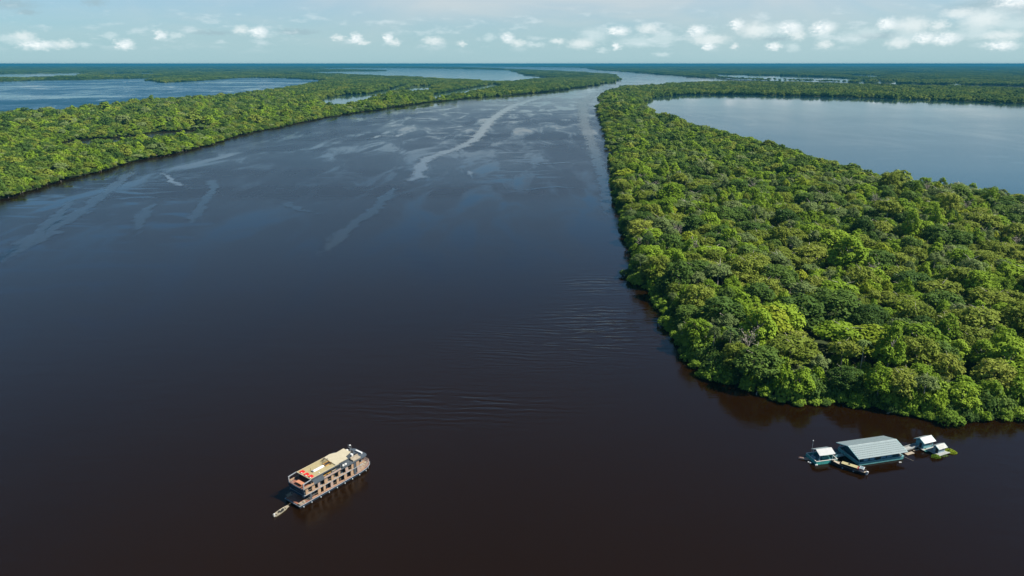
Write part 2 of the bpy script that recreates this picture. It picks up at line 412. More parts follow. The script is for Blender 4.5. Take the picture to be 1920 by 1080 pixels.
LAKES = {
    'lake': [(-250, 232, T), (0, 213, T), (60, 208, T), (120, 207, T), (180, 199, T), (230, 192, T), (300, 187, T), (400, 181, T), (480, 171, T), (560, 160, T), (600, 154, 8), (617, 151.5), (600, 150.3), (540, 147), (480, 145.5),
             (440, 147), (400, 150), (340, 153.7), (305, 155), (285, 151.5), (300, 148), (335, 144.8), (280, 146.5), (150, 150), (60, 151), (0, 153.5), (-250, 160)],
    'back_lake': [(570, 136), (600, 133.8), (720, 132.6), (640, 131), (560, 129.8), (620, 127), (760, 127), (860, 128.5), (960, 131), (985, 137), (1000, 142), (1040, 146), (1052, 147.5), (1040, 149), (1000, 149.5, 6), (960, 153, 8), (925, 156),
                  (880, 152.5), (780, 147.5), (720, 144.5), (660, 141.5), (600, 139.2)],
    'side_lake': [(2200, 206), (1920, 192.5), (1800, 188.5), (1700, 184.5), (1600, 181.5), (1480, 178.5), (1400, 176), (1290, 175.5), (1240, 179.5), (1213, 185), (1202, 192), (1207, 199), (1226, 212), (1260, 226), (1302, 240), (1400, 266), (1560, 314), (1740, 352), (1920, 382), (2300, 450)],
    'far_channel': [(1318, 138.5), (1440, 141), (1520, 143.5), (1600, 147), (1615, 149, 8), (1590, 150.5, 15), (1500, 149, 15), (1440, 148, 15), (1380, 145.5, 14), (1335, 142, 10)],
    'lagoon': [(593, 192), (610, 184.5), (640, 178.5), (690, 175.5), (735, 165), (770, 155.5), (767, 159, 12), (742, 169, 14), (700, 180, 16), (675, 186, 17), (650, 191, 17), (620, 195, 17)],
    'lagoon_b': [(755, 168.5), (780, 162.5), (815, 159), (808, 165, 14), (790, 168.5, 14), (770, 171, 14)],
    'lagoon_c': [(800, 178), (850, 169.5), (900, 161), (925, 156.5), (950, 158, 14), (905, 166, 15), (860, 174, 15), (815, 181, 15)],
    'creek': [(92, 273), (140, 263), (190, 260), (250, 256), (300, 247), (390, 244), (400, 246, 6), (360, 250.5, 8), (300, 256, 8), (240, 264, 8), (170, 270, 8), (110, 274, 7)],
    'marsh_pond': [(-100, 141), (60, 137), (150, 136), (185, 139.5), (140, 142, 10), (40, 146, 10), (-100, 148.5, 10)],
    'marsh_pond_b': [(190, 136), (300, 137), (302, 139, 12), (195, 138.4, 12)],
    'marsh_pond_c': [(50, 126.4), (120, 125.8), (130, 127), (60, 127.4)],
    'marsh_pond_d': [(1580, 139.5), (1660, 142), (1680, 144.2, 12), (1630, 143.6, 12), (1590, 141.5, 10)],
    'marsh_pond_e': [(1820, 129.3), (1874, 130.8), (1876, 132.4, 12), (1822, 131, 12)],
    'marsh_pond_f': [(1903, 140.3), (1960, 141), (1960, 142.8), (1906, 142)],
    'marsh_pond_g': [(1184, 126.2), (1222, 125.6), (1206, 128), (1188, 128)],
    'marsh_pond_h': [(1362, 187 - 32), (1364, 155.2), (1366, 155.4)],
}
LAKES.pop('marsh_pond_h')
for x0, x1, y0, h_ in ((300, 520, 128.2, .9), (60, 230, 124.2, .7), (640, 900, 123.4, .6), (1400, 1500, 126.3, .7), (1660, 1740, 134.5, .9), (1250, 1330, 131.5, .8), (1560, 1640, 124.4, .6), (340, 470, 133.6, .8)):
    LAKES['marsh_pond_y%d' % x0] = [(x0, y0), (x0 + (x1 - x0) * .4, y0 - h_ * .4), (x1, y0 + .1), (x1 + 8, y0 + h_, 9), (x0 + (x1 - x0) * .5, y0 + h_ * 1.2, 10), (x0 - 6, y0 + h_ * .7, 9)]
for x0, x1, y0 in ((1608, 1622, 150.6), (1640, 1658, 151.6), (1668, 1684, 152.6), (1706, 1714, 153.2), (1785, 1802, 156), (1716, 1728, 146.6)):
    LAKES['marsh_pond_x%d' % x0] = [(x0, y0 - 0.9), (x1, y0 - 0.6), (x1 + 3, y0 + 0.9, 14), (x0 - 2, y0 + 0.8, 14)]
pen_pts, left_pts, farr_pts = trace(PEN, 3.4), trace(LEFT, 3.0), trace(FARR)
tag(sheet('land_peninsula', pen_pts, 0.45, LAND), 'low wooded peninsula between the dark river and the pale lake', None, None, 'structure')
tag(sheet('land_left', left_pts, 0.40, LAND), 'low wooded bank across the river with lagoons', None, None, 'structure')
tag(sheet('land_far', farr_pts, 0.35, LAND), 'flat forest plain reaching the horizon beyond the lake', None, None, 'structure')
lake_pts = {}
LAKE_LABEL = {'lake': 'wide blue lake behind the wooded far bank', 'side_lake': 'pale smooth lake behind the forested peninsula', 'back_lake': 'pale far lake inside the hook of wooded land', 'far_channel': 'long pale channel behind the dark tree row',
              'lagoon': 'winding lagoon in the middle of the wooded bank', 'lagoon_b': 'small bright lagoon arm beside the marsh', 'lagoon_c': 'thin water channel along the river bank trees', 'creek': 'narrow shaded creek cutting through the near part of the bank'}
for i, (k, L) in enumerate(LAKES.items()):
    pts = trace(L, 2.0 if k in ('lake', 'lagoon', 'creek') else 0.0); lake_pts[k] = pts
    nm = k if '_' not in k or k in ('back_lake', 'far_channel', 'side_lake') else k.rsplit('_', 1)[0]
    nm = 'lagoon' if nm.startswith('lagoon') else ('marsh_pond' if nm.startswith('marsh') else nm)
    tag(sheet(nm, pts, 0.62 + 0.01 * i if k != 'side_lake' else 0.05, BLUE_WATER if k == 'lake' else WATER if k == 'creek' else LAKE_WATER), LAKE_LABEL.get(k, 'small pale pond in the far forest'), None, None, 'structure')


def slick_line(name, path, w0, w1, seed, label, mat=None):
    """a ragged band of smooth, slightly foamy water drifting down the river"""
    r = random.Random(seed); P_ = [ground(*p) for p in path]; pts = []
    for a, b in zip(P_[:-1], P_[1:]):
        n_ = max(2, int(math.hypot(b[0] - a[0], b[1] - a[1]) / 9))
        for i in range(n_): pts.append((a[0] + (b[0] - a[0]) * i / n_ + r.gauss(0, 1.0), a[1] + (b[1] - a[1]) * i / n_ + r.gauss(0, 2)))
    pts.append(P_[-1]); verts, faces, acr = [], [], []
    N = len(pts)
    for i, p in enumerate(pts):
        a, b = pts[max(0, i - 2)], pts[min(N - 1, i + 2)]; dx_, dy_ = b[0] - a[0], b[1] - a[1]; L = math.hypot(dx_, dy_) + 1e-6
        wd = (w0 + (w1 - w0) * i / N) * (.75 + .5 * math.sin(i * .37 + seed) ** 2); end = min(1, i / 6, (N - 1 - i) / 6)
        for k in (-1, -.5, 0, .5, 1):
            verts.append((p[0] - dy_ / L * wd * k, p[1] + dx_ / L * wd * k, 0.012 + 0.004 * (seed % 40))); acr.append(1 - abs(k) * 1.0 if end > .99 else (1 - abs(k)) * end)
    for i in range(N - 1):
        for k in range(4): q = i * 5 + k; faces.append((q, q + 1, q + 6, q + 5))
    me = bpy.data.meshes.new(name); me.from_pydata(verts, [], faces)
    at = me.attributes.new('core', 'FLOAT', 'POINT'); at.data.foreach_set('value', acr)
    me.materials.append(mat or FOAM); o = link(bpy.data.objects.new(name, me)); tag(o, label, None, None, 'structure')


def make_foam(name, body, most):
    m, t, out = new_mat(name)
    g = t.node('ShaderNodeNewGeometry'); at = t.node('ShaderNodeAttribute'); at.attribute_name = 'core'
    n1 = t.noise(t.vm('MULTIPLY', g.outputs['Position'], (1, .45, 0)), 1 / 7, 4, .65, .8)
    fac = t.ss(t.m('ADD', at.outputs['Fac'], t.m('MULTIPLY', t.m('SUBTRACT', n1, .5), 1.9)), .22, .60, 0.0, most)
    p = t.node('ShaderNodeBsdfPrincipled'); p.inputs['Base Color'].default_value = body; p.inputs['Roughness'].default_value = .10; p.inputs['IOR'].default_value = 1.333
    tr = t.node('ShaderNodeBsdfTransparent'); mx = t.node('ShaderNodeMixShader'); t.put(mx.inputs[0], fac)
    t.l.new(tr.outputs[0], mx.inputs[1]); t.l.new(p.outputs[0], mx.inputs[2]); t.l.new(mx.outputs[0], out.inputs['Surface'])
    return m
FOAM = make_foam('drifting_slick', (0.060, 0.062, 0.060, 1), .92); SMOOTH = make_foam('smooth_lane', (0.026, 0.029, 0.031, 1), .60)  # SMOOTH: paler body colour stands in for a brighter sky reflection
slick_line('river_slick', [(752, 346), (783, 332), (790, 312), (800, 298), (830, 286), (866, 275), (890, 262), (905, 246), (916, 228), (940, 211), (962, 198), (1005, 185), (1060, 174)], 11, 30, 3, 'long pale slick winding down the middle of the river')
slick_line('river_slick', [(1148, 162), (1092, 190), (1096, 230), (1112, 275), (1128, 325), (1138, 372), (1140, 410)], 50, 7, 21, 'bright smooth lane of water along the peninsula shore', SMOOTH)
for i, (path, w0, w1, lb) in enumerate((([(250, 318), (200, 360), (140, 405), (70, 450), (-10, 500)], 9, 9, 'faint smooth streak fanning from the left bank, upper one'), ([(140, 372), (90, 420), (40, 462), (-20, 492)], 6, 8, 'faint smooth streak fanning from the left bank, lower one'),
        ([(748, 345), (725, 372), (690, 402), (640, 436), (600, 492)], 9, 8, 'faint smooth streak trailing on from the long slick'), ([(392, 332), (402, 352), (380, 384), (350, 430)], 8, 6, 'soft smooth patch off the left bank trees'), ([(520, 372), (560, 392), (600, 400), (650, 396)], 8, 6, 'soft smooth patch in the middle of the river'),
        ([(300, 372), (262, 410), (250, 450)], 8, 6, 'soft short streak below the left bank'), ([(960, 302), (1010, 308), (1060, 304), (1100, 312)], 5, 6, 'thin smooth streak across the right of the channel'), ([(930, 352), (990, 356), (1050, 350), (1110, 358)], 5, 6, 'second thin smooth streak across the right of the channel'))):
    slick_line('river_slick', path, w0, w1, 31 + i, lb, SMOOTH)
slick_line('river_slick', [(836, 313), (862, 316), (880, 322), (892, 336)], 3.5, 5, 5, 'short pale slick beside the long one')
slick_line('river_slick', [(300, 322), (318, 334), (334, 346), (356, 355)], 5, 6, 7, 'pale slick off the wooded left bank')
slick_line('river_slick', [(1010, 262), (1040, 260), (1066, 262)], 4, 4, 11, 'thin pale slick near the peninsula point')
slick_line('river_slick', [(768, 214), (800, 209), (830, 207), (860, 200)], 8, 9, 13, 'broken pale slick under the far bank')
slick_line('river_slick', [(690, 262), (712, 254), (744, 256), (760, 248)], 6, 7, 15, 'pale slick in the middle reach of the river')


def inside(poly, X, Y):
    P_ = np.asarray(poly); x0, y0 = P_[:, 0], P_[:, 1]; x1, y1 = np.roll(x0, -1), np.roll(y0, -1)
    res = np.zeros(len(X), bool)
    for a, b, c_, d in zip(x0, y0, x1, y1):
        cond = (b > Y) != (d > Y)
        if not cond.any(): continue
        xi = (c_ - a) * (Y - b) / ((d - b) if d != b else 1e-9) + a
        res ^= cond & (X < xi)
    return res


def edge_dist(poly, X, Y, cap=60.0):
    """distance to the outline, capped"""
    P_ = np.asarray(poly); best = np.full(len(X), cap)
    for a, b in zip(P_, np.roll(P_, -1, 0)):
        if min(math.hypot(*a), math.hypot(*b)) > 7000: continue
        d = b - a; L2 = d @ d
        if L2 < 1e-6: continue
        m_ = (X > min(a[0], b[0]) - cap) & (X < max(a[0], b[0]) + cap) & (Y > min(a[1], b[1]) - cap) & (Y < max(a[1], b[1]) + cap)
        if not m_.any(): continue
        xx, yy = X[m_], Y[m_]
        t_ = np.clip(((xx - a[0]) * d[0] + (yy - a[1]) * d[1]) / L2, 0, 1)
        best[m_] = np.minimum(best[m_], np.hypot(xx - a[0] - t_ * d[0], yy - a[1] - t_ * d[1]))
    return best


def in_view(X, Y, z, mx=130, my=160):
    dep = Y * math.cos(PITCH) - (z - CAM_H) * math.sin(PITCH)
    up = Y * math.sin(PITCH) + (z - CAM_H) * math.cos(PITCH)
    px = 960 + FPX * X / np.maximum(dep, 1e-3); py = 540 - FPX * up / np.maximum(dep, 1e-3)
    return (dep > 5) & (px > -mx) & (px < 1920 + mx) & (py < 1080 + my), px, py


# ------------------------------------------------------------------ trees
def leaf_mesh(name, cen, nrm, size, tone, mat, extra=None):
    """many small bent leaf sprays as one mesh"""
    n = len(cen); r = np.random.default_rng(n)
    nrm = nrm / np.linalg.norm(nrm, axis=1, keepdims=True)
    a = np.cross(nrm, r.normal(size=(n, 3))); a /= np.linalg.norm(a, axis=1, keepdims=True) + 1e-9
    b = np.cross(nrm, a); size = np.asarray(size).reshape(-1, 1)
    k = r.uniform(0.55, 1.0, (n, 1))
    v = np.stack([cen - a * size * .5 - b * size * .5 * k, cen + a * size * .5 - b * size * .38 * k - nrm * size * .14,
                  cen + a * size * .42 + b * size * .5 * k, cen - a * size * .5 + b * size * .45 * k - nrm * size * .14], 1).reshape(-1, 3)
    f = np.arange(4 * n, dtype=np.int32)
    tone4 = np.repeat(tone, 4); mats = [mat]; midx = np.zeros(n, np.int32); tot = np.full(n, 4, np.int32)
    if extra is not None:                                # the trunk, for trees of the mass
        ev, ef = extra
        f = np.concatenate([f, (np.asarray(ef, np.int32) + len(v)).ravel()]); v = np.concatenate([v, ev])
        midx = np.concatenate([midx, np.ones(len(ef), np.int32)]); tot = np.concatenate([tot, np.full(len(ef), 4, np.int32)])
        tone4 = np.concatenate([tone4, np.full(len(ev), .5)]); mats.append(BARK)
    me = bpy.data.meshes.new(name)
    me.vertices.add(len(v)); me.vertices.foreach_set('co', v.astype(np.float32).ravel())
    me.loops.add(len(f)); me.loops.foreach_set('vertex_index', f)
    me.polygons.add(len(tot)); st = np.concatenate([[0], np.cumsum(tot)[:-1]]).astype(np.int32)
    me.polygons.foreach_set('loop_start', st); me.polygons.foreach_set('material_index', midx)
    at = me.attributes.new('leaf_tone', 'FLOAT', 'POINT'); at.data.foreach_set('value', tone4.astype(np.float32))
    for q in mats: me.materials.append(q)
    me.update(calc_edges=True)
    return me


def limb(verts, faces, pts, radii, seg=5):
    base_i = len(verts)
    pts = [np.asarray(p, float) for p in pts]
    for i, (p, r) in enumerate(zip(pts, radii)):
        d = pts[min(i + 1, len(pts) - 1)] - pts[max(i - 1, 0)]; d /= np.linalg.norm(d) + 1e-9
        u = np.cross(d, (0.31, 0.95, 0.12)); u /= np.linalg.norm(u) + 1e-9; v = np.cross(d, u)
        for k in range(seg):
            a = 2 * math.pi * k / seg; verts.append(p + (u * math.cos(a) + v * math.sin(a)) * r)
    for i in range(len(pts) - 1):
        for k in range(seg):
            a, b = base_i + i * seg + k, base_i + i * seg + (k + 1) % seg
            faces.append((a, b, b + seg, a + seg))


def trunk_geo(r, H, crown_base, spread, nl=5, rad=0.28, seg=5):
    verts, faces = [], []
    lean = np.array([r.uniform(-.6, .6), r.uniform(-.6, .6)])
    P_ = [np.array([lean[0] * t * t, lean[1] * t * t, t * crown_base * 1.15]) for t in np.linspace(0, 1, 5)]
    limb(verts, faces, P_, [rad * 1.5, rad, rad * .85, rad * .75, rad * .6], seg)
    for i in range(nl):
        a = 2 * math.pi * (i + r.uniform(-.3, .3)) / nl; q = P_[3] if i % 2 else P_[4]
        tip = q + np.array([math.cos(a) * spread * .62, math.sin(a) * spread * .62, (H - crown_base) * r.uniform(.35, .7)])
        mid = q * .55 + tip * .45 + np.array([0, 0, .5])
        limb(verts, faces, [q, mid, tip], [rad * .5, rad * .32, rad * .1], 4)
    return np.array(verts), faces


def crown_points(r, shape, H, Rr, nleaf, lsize):
    """lobes spread over a crown volume, leaf sprays over the lobes"""
    lobes = []
    if shape == 'dome':                                  # broad cauliflower crown
        cb, n, lr = H - Rr * 1.15, 56, Rr * .235
    elif shape == 'round':
        cb, n, lr = H - Rr * 1.55, 34, Rr * .31
    elif shape == 'tall':
        cb, n, lr = H - Rr * 2.3, 30, Rr * .34
    elif shape == 'layer':                               # flat storeys
        cb, n, lr = H - Rr * 1.0, 22, Rr * .34
    elif shape == 'airy':
        cb, n, lr = H - Rr * 1.2, 16, Rr * .28
    else:                                                # shrub
        cb, n, lr = 0.0, 15, Rr * .36
    cz = H - cb
    for i in range(n):
        for _ in range(20):
            th = r.uniform(0, 2 * math.pi); u = r.uniform(-.25 if shape in ('round', 'tall', 'dome') else .02, 1.0)
            rho = math.sqrt(max(0, 1 - (u if u > 0 else u * .6) ** 2))
            k = r.uniform(.62, .9)
            if shape == 'layer': u = round(u * 2.4) / 2.4 * .8 + .1; rho *= r.uniform(.5, 1.0)
            p = np.array([math.cos(th) * rho * (Rr - lr * .6) * k / .85, math.sin(th) * rho * (Rr - lr * .6) * k / .85, cb + max(u, -.2) * (cz - lr * .8) * (k / .9) + (lr * .3 if u < .1 else 0)])
            if all(np.linalg.norm((p - q) * (1, 1, 1.2)) > lr * .8 for q, _ in lobes): break
        s = lr * r.uniform(.75, 1.35)
        lobes.append((p, s))
    lobes.append((np.array([0, 0, cb + cz * .5]), Rr * .5))
    skew = np.array([r.uniform(-.15, .15), r.uniform(-.15, .15)])
    area = np.array([s * s for _, s in lobes]); area[-1] *= .25
    cnt = np.maximum(6, (nleaf * area / area.sum()).astype(int))
    g = np.random.default_rng(int(r.random() * 1e9))
    cen, nrm, tone = [], [], []
    flat = .55 if shape == 'layer' else (.8 if shape in ('dome',) else .9)
    for (p, s), k in zip(lobes, cnt):
        d = g.normal(size=(k, 3)); d[:, 2] = np.where(d[:, 2] < -.25, -d[:, 2], d[:, 2]); d /= np.linalg.norm(d, axis=1, keepdims=True)
        rr = s * g.uniform(.66, 1.16, (k, 1))
        q = p + d * rr * (1, 1, flat)
        cen.append(q); nrm.append(d * .75 + np.array([0, 0, .35]) + g.normal(size=(k, 3)) * .30)
        tone.append(np.clip(r.uniform(.3, .7) + g.normal(size=k) * .18, 0, 1))
    cen, nrm, tone = np.concatenate(cen), np.concatenate(nrm), np.concatenate(tone)
    cen[:, :2] += skew * (cen[:, 2:3] - cb) * .5
    keep = np.ones(len(cen), bool)                       # leaves buried inside other lobes are never seen
    for p, s in lobes[:-1]:
        dd = np.linalg.norm((cen - p) / (1, 1, flat), axis=1); keep &= dd > s * .62
    cen, nrm, tone = cen[keep], nrm[keep], tone[keep]
    return cen, nrm, lsize * g.uniform(.65, 1.3, len(cen)), tone, cb


def palm_geo(r, H, nf=15, fl=3.3):
    cen, nrm, size, tone = [], [], [], []
    for i in range(nf):
        a = 2 * math.pi * i / nf + r.uniform(-.2, .2); up = r.uniform(-.1, 1.0); L = fl * r.uniform(.8, 1.1)
        for k in range(9):
            t = (k + .5) / 9
            x = L * t; z = up * L * t * .75 - 1.0 * L * t * t * .62
            for s in (-1, 1):
                off = s * (.30 * math.sin(math.pi * min(1, t * .9 + .12)) + .05)
                cen.append((math.cos(a) * x - math.sin(a) * off, math.sin(a) * x + math.cos(a) * off, H + z - abs(off) * .25))
                nrm.append((r.uniform(-.25, .25) - math.cos(a) * (up * .6 - t) * .5, r.uniform(-.25, .25) - math.sin(a) * (up * .6 - t) * .5, 1)); size.append(.52); tone.append(r.uniform(.2, .9))
    v, f = [], []
    limb(v, f, [np.array([.4 * t * t, .2 * t, t * H]) for t in np.linspace(0, 1, 6)], [.22, .17, .15, .14, .13, .12], 5)
    cen = np.array(cen); cen[:, 0] += .4; cen[:, 1] += .2
    return cen, np.array(nrm, float), np.array(size), np.array(tone), np.array(v), f


def bare_geo(r, H, Rr):
    v, f = [], []
    limb(v, f, [np.array([.3 * t, .2 * t * t, t * H * .6]) for t in np.linspace(0, 1, 4)], [.3, .24, .2, .15], 5)
    top = np.array([.3, .2, H * .6]); tips = []
    for i in range(9):
        a = 2 * math.pi * i / 9 + r.uniform(-.3, .3); q = top * r.uniform(.75, 1.0)
        tip = q + np.array([math.cos(a) * Rr * r.uniform(.6, 1), math.sin(a) * Rr * r.uniform(.6, 1), H * r.uniform(.15, .42)])
        mid = q * .5 + tip * .5 + np.array([0, 0, .7]); limb(v, f, [q, mid, tip], [.13, .09, .03], 4)
        for _ in range(6):
            s = mid * (1 - (u := r.uniform(0, 1))) + tip * u; e = s + np.array([r.uniform(-1, 1), r.uniform(-1, 1), r.uniform(.2, 1.2)]) * Rr * .33
            limb(v, f, [s, e], [.055, .015], 3); tips.append(e)
    return np.array(v), f, np.array(tips)


def quad_mesh(name, v, f, mat):
    me = bpy.data.meshes.new(name); me.from_pydata([tuple(p) for p in v], [], f); me.materials.append(mat); me.update()
    for p in me.polygons: p.use_smooth = True
    return me


r0 = random.Random(3)
# (look words, shape, foliage, height, crown radius, leaf sprays, spray size, how common)
SPECIES = [
    ('broad olive-green', 'dome', 'olive', 15.5, 7.2, 4200, .62, 5), ('broad olive-green', 'dome', 'olive', 14.0, 6.2, 3800, .58, 5),
    ('bright green round', 'round', 'bright', 13.0, 4.9, 3000, .58, 6), ('bright green round', 'round', 'bright', 14.5, 5.6, 3200, .60, 5),
    ('dark green dense', 'round', 'dark', 14.0, 5.6, 3200, .60, 5), ('dark green dense', 'dome', 'dark', 15.5, 6.6, 3800, .62, 4),
    ('grey-green airy', 'airy', 'grey', 16.0, 5.2, 1500, .55, 4), ('grey-green airy', 'layer', 'grey', 15.0, 5.6, 2100, .58, 3),
    ('yellow-green', 'round', 'yellow', 12.5, 4.4, 2600, .58, 2),
    ('tall narrow green', 'tall', 'bright', 16.5, 4.0, 2800, .58, 3), ('flat-topped green', 'layer', 'olive', 14.5, 6.4, 2800, .60, 4), ('flat-topped green', 'layer', 'bright', 13.0, 5.6, 2600, .60, 3),
]
KIND = []                                                # prototypes: dict(crown=mesh, trunk=mesh, R, H)
protos = bpy.data.collections.new('forest_members')
def proto(idx, me):
    o = bpy.data.objects.new('member_%03d' % idx, me); protos.objects.link(o); return o
pid = 0
for look, shape, fol, H, Rr, nl, ls, wt in SPECIES:
    cen, nrm, sz, tone, cb = crown_points(r0, shape, H, Rr, nl, ls)
    tv, tf = trunk_geo(r0, H, max(2.5, cb + (Rr * .25)), Rr)
    KIND.append(dict(look=look, R=Rr, H=H, wt=wt, crown=leaf_mesh('crown', cen, nrm, sz, tone, LEAF[fol]), trunk=quad_mesh('trunk', tv, tf, BARK), pid=pid))
    proto(pid, leaf_mesh('member', cen, nrm, sz, tone, LEAF[fol], (tv, tf))); pid += 1
N_TREE = len(KIND)
SHRUB, PALM, BARE = [], [], []
for i, (H, Rr, fol) in enumerate(((3.6, 3.6, 'shrub'), (2.6, 3.2, 'shrub'), (4.6, 3.4, 'bright'), (3.2, 3.8, 'dark'))):
    cen, nrm, sz, tone, cb = crown_points(r0, 'shrub', H, Rr, 1300, .52)
    tv, tf = trunk_geo(r0, H, 1.0, Rr, 4, .09, 4)
    SHRUB.append(dict(R=Rr, H=H, crown=leaf_mesh('foliage', cen, nrm, sz, tone, LEAF[fol]), trunk=quad_mesh('stem', tv, tf, BARK), pid=pid, fol=fol))
    proto(pid, leaf_mesh('member', cen, nrm, sz, tone, LEAF[fol], (tv, tf))); pid += 1
for i in range(3):
    H = (13.5, 11.5, 15.0)[i]
    cen, nrm, sz, tone, tv, tf = palm_geo(r0, H)
    PALM.append(dict(R=3.2, H=H, crown=leaf_mesh('fronds', cen, nrm, sz, tone, LEAF['palm']), trunk=quad_mesh('trunk', tv, tf, BARK), pid=pid))
    proto(pid, leaf_mesh('member', cen, nrm, sz, tone, LEAF['palm'], (tv, tf))); pid += 1
for i in range(2):
    v, f, tips = bare_geo(r0, 14.0 + i, 3.6)
    g = np.random.default_rng(i); k = rng.integers(0, len(tips), 170)
    cen = tips[k] + g.normal(size=(170, 3)) * .5
    BARE.append(dict(R=3.4, H=14.0 + i, crown=leaf_mesh('twigs', cen, g.normal(size=(170, 3)) + (0, 0, .6), g.uniform(.25, .5, 170), g.uniform(0, 1, 170), DRY), trunk=quad_mesh('trunk', v, f, BARK), pid=pid))
    proto(pid, leaf_mesh('member', cen, g.normal(size=(170, 3)) + (0, 0, .6), g.uniform(.25, .5, 170), g.uniform(0, 1, 170), LEAF['grey'], (v, f))); pid += 1
MID0 = pid                                               # trees a kilometre and more away: fewer, larger sprays
MIDS = [('dome', 'olive', 14.5, 6.6), ('round', 'bright', 13, 5.4), ('round', 'dark', 14, 5.8), ('layer', 'grey', 14, 5.6), ('round', 'mixed', 12.5, 5.6), ('dome', 'mixed', 14, 6.4), ('tall', 'bright', 15.5, 4.4), ('dome', 'dark', 13, 6.4)]
for shape, fol, H, Rr in MIDS:
    cen, nrm, sz, tone, cb = crown_points(r0, shape, H, Rr, 1150, 1.08)
    tv, tf = trunk_geo(r0, H, max(2.5, cb + 1), Rr, 2, .25, 3)
    proto(pid, leaf_mesh('member', cen, nrm, sz, tone, LEAF[fol], (tv, tf))); pid += 1
LOW0 = pid                                               # stands of trees several kilometres away
def stand(seed, side, n, fol, ls, per):
    r = random.Random(seed); cs, ns, ss_, ts = [], [], [], []
    for i in range(n):
        Rr = r.uniform(4, 7.5); H = r.uniform(9, 15)
        cen, nrm, sz, tone, cb = crown_points(r, 'round', H, Rr, per, ls)
        cen = cen + np.array([r.uniform(-.5, .5) * side, r.uniform(-.5, .5) * side, 0]); tone = np.clip(tone * .5 + r.uniform(0, .5), 0, 1)
        cs.append(cen); ns.append(nrm); ss_.append(sz); ts.append(tone)
    return leaf_mesh('member', np.concatenate(cs), np.concatenate(ns), np.concatenate(ss_), np.concatenate(ts), LEAF[fol])
for s, fol in ((1, 'mixed'), (2, 'mixed'), (3, 'olive'), (4, 'dark')):
    proto(pid, stand(s, 46, 22, fol, 3.2, 70)); pid += 1
FAR0 = pid
for s, fol in ((5, 'mixed'), (6, 'mixed'), (7, 'dark')):
    proto(pid, stand(s, 150, 110, fol, 6.0, 26)); pid += 1


# ---- where the trees stand
def jitter_grid(x0, x1, y0, y1, sp, j=.45):
    X, Y = np.meshgrid(np.arange(x0, x1, sp), np.arange(y0, y1, sp))
    X = X + (np.arange(X.shape[0]) % 2)[:, None] * sp * .5
    return (X + rng.uniform(-j, j, X.shape) * sp).ravel(), (Y + rng.uniform(-j, j, Y.shape) * sp).ravel()


def smooth_noise(X, Y, scale, seed):
    g = np.random.default_rng(seed); out = np.zeros(len(X))
    for _ in range(5):
        a = g.uniform(0, 2 * math.pi); k = g.uniform(.6, 1.8) / scale * 2 * math.pi
        out += np.sin((X * math.cos(a) + Y * math.sin(a)) * k + g.uniform(0, 6.28))
    return out / 5


LANDS = [pen_pts, left_pts, farr_pts]
WATERS = [p for k, p in lake_pts.items() if k != 'side_lake']
def on_land(X, Y, margin=0.0):
    ok = np.zeros(len(X), bool); ed = np.full(len(X), 60.0)
    for p in LANDS: ok |= inside(p, X, Y)
    for p in WATERS: ok &= ~inside(p, X, Y)
    if ok.any():
        idx = np.where(ok)[0]; e = np.full(len(idx), 60.0)
        for p in LANDS + WATERS: e = np.minimum(e, edge_dist(p, X[idx], Y[idx]))
        ed[idx] = e; ok[idx[e < margin]] = False
    return ok, ed


TREES = []                                               # x, y, kind index, scale, turn, edge distance
kd_pts = []
def scatter(dmin, dmax, sp, rmin, rmax, keep, avoid, margin):
    xr = dmax * .80
    X, Y = jitter_grid(-xr, xr, dmin * .80, dmax, sp)
    d = np.hypot(X, Y); ok, _, _ = in_view(X, Y, 10); ok &= (d >= dmin) & (d < dmax) & (rng.random(len(X)) < keep)
    X, Y = X[ok], Y[ok]; ok, ed = on_land(X, Y, margin); X, Y, ed = X[ok], Y[ok], ed[ok]
    return X, Y, ed, rng.uniform(rmin, rmax, len(X))


def thin(X, Y, Rr, others, f):
    """drop candidates that stand too close to trees already placed"""
    if not others: return np.ones(len(X), bool)
    kd = kdtree.KDTree(len(others))
    for i, (x, y, r_) in enumerate(others): kd.insert((x, y, 0), i)
    kd.balance(); out = np.ones(len(X), bool)
    for i in range(len(X)):
        for co, j, d in kd.find_n((X[i], Y[i], 0), 3):
            if d < f * (Rr[i] + others[j][2]): out[i] = False; break
    return out


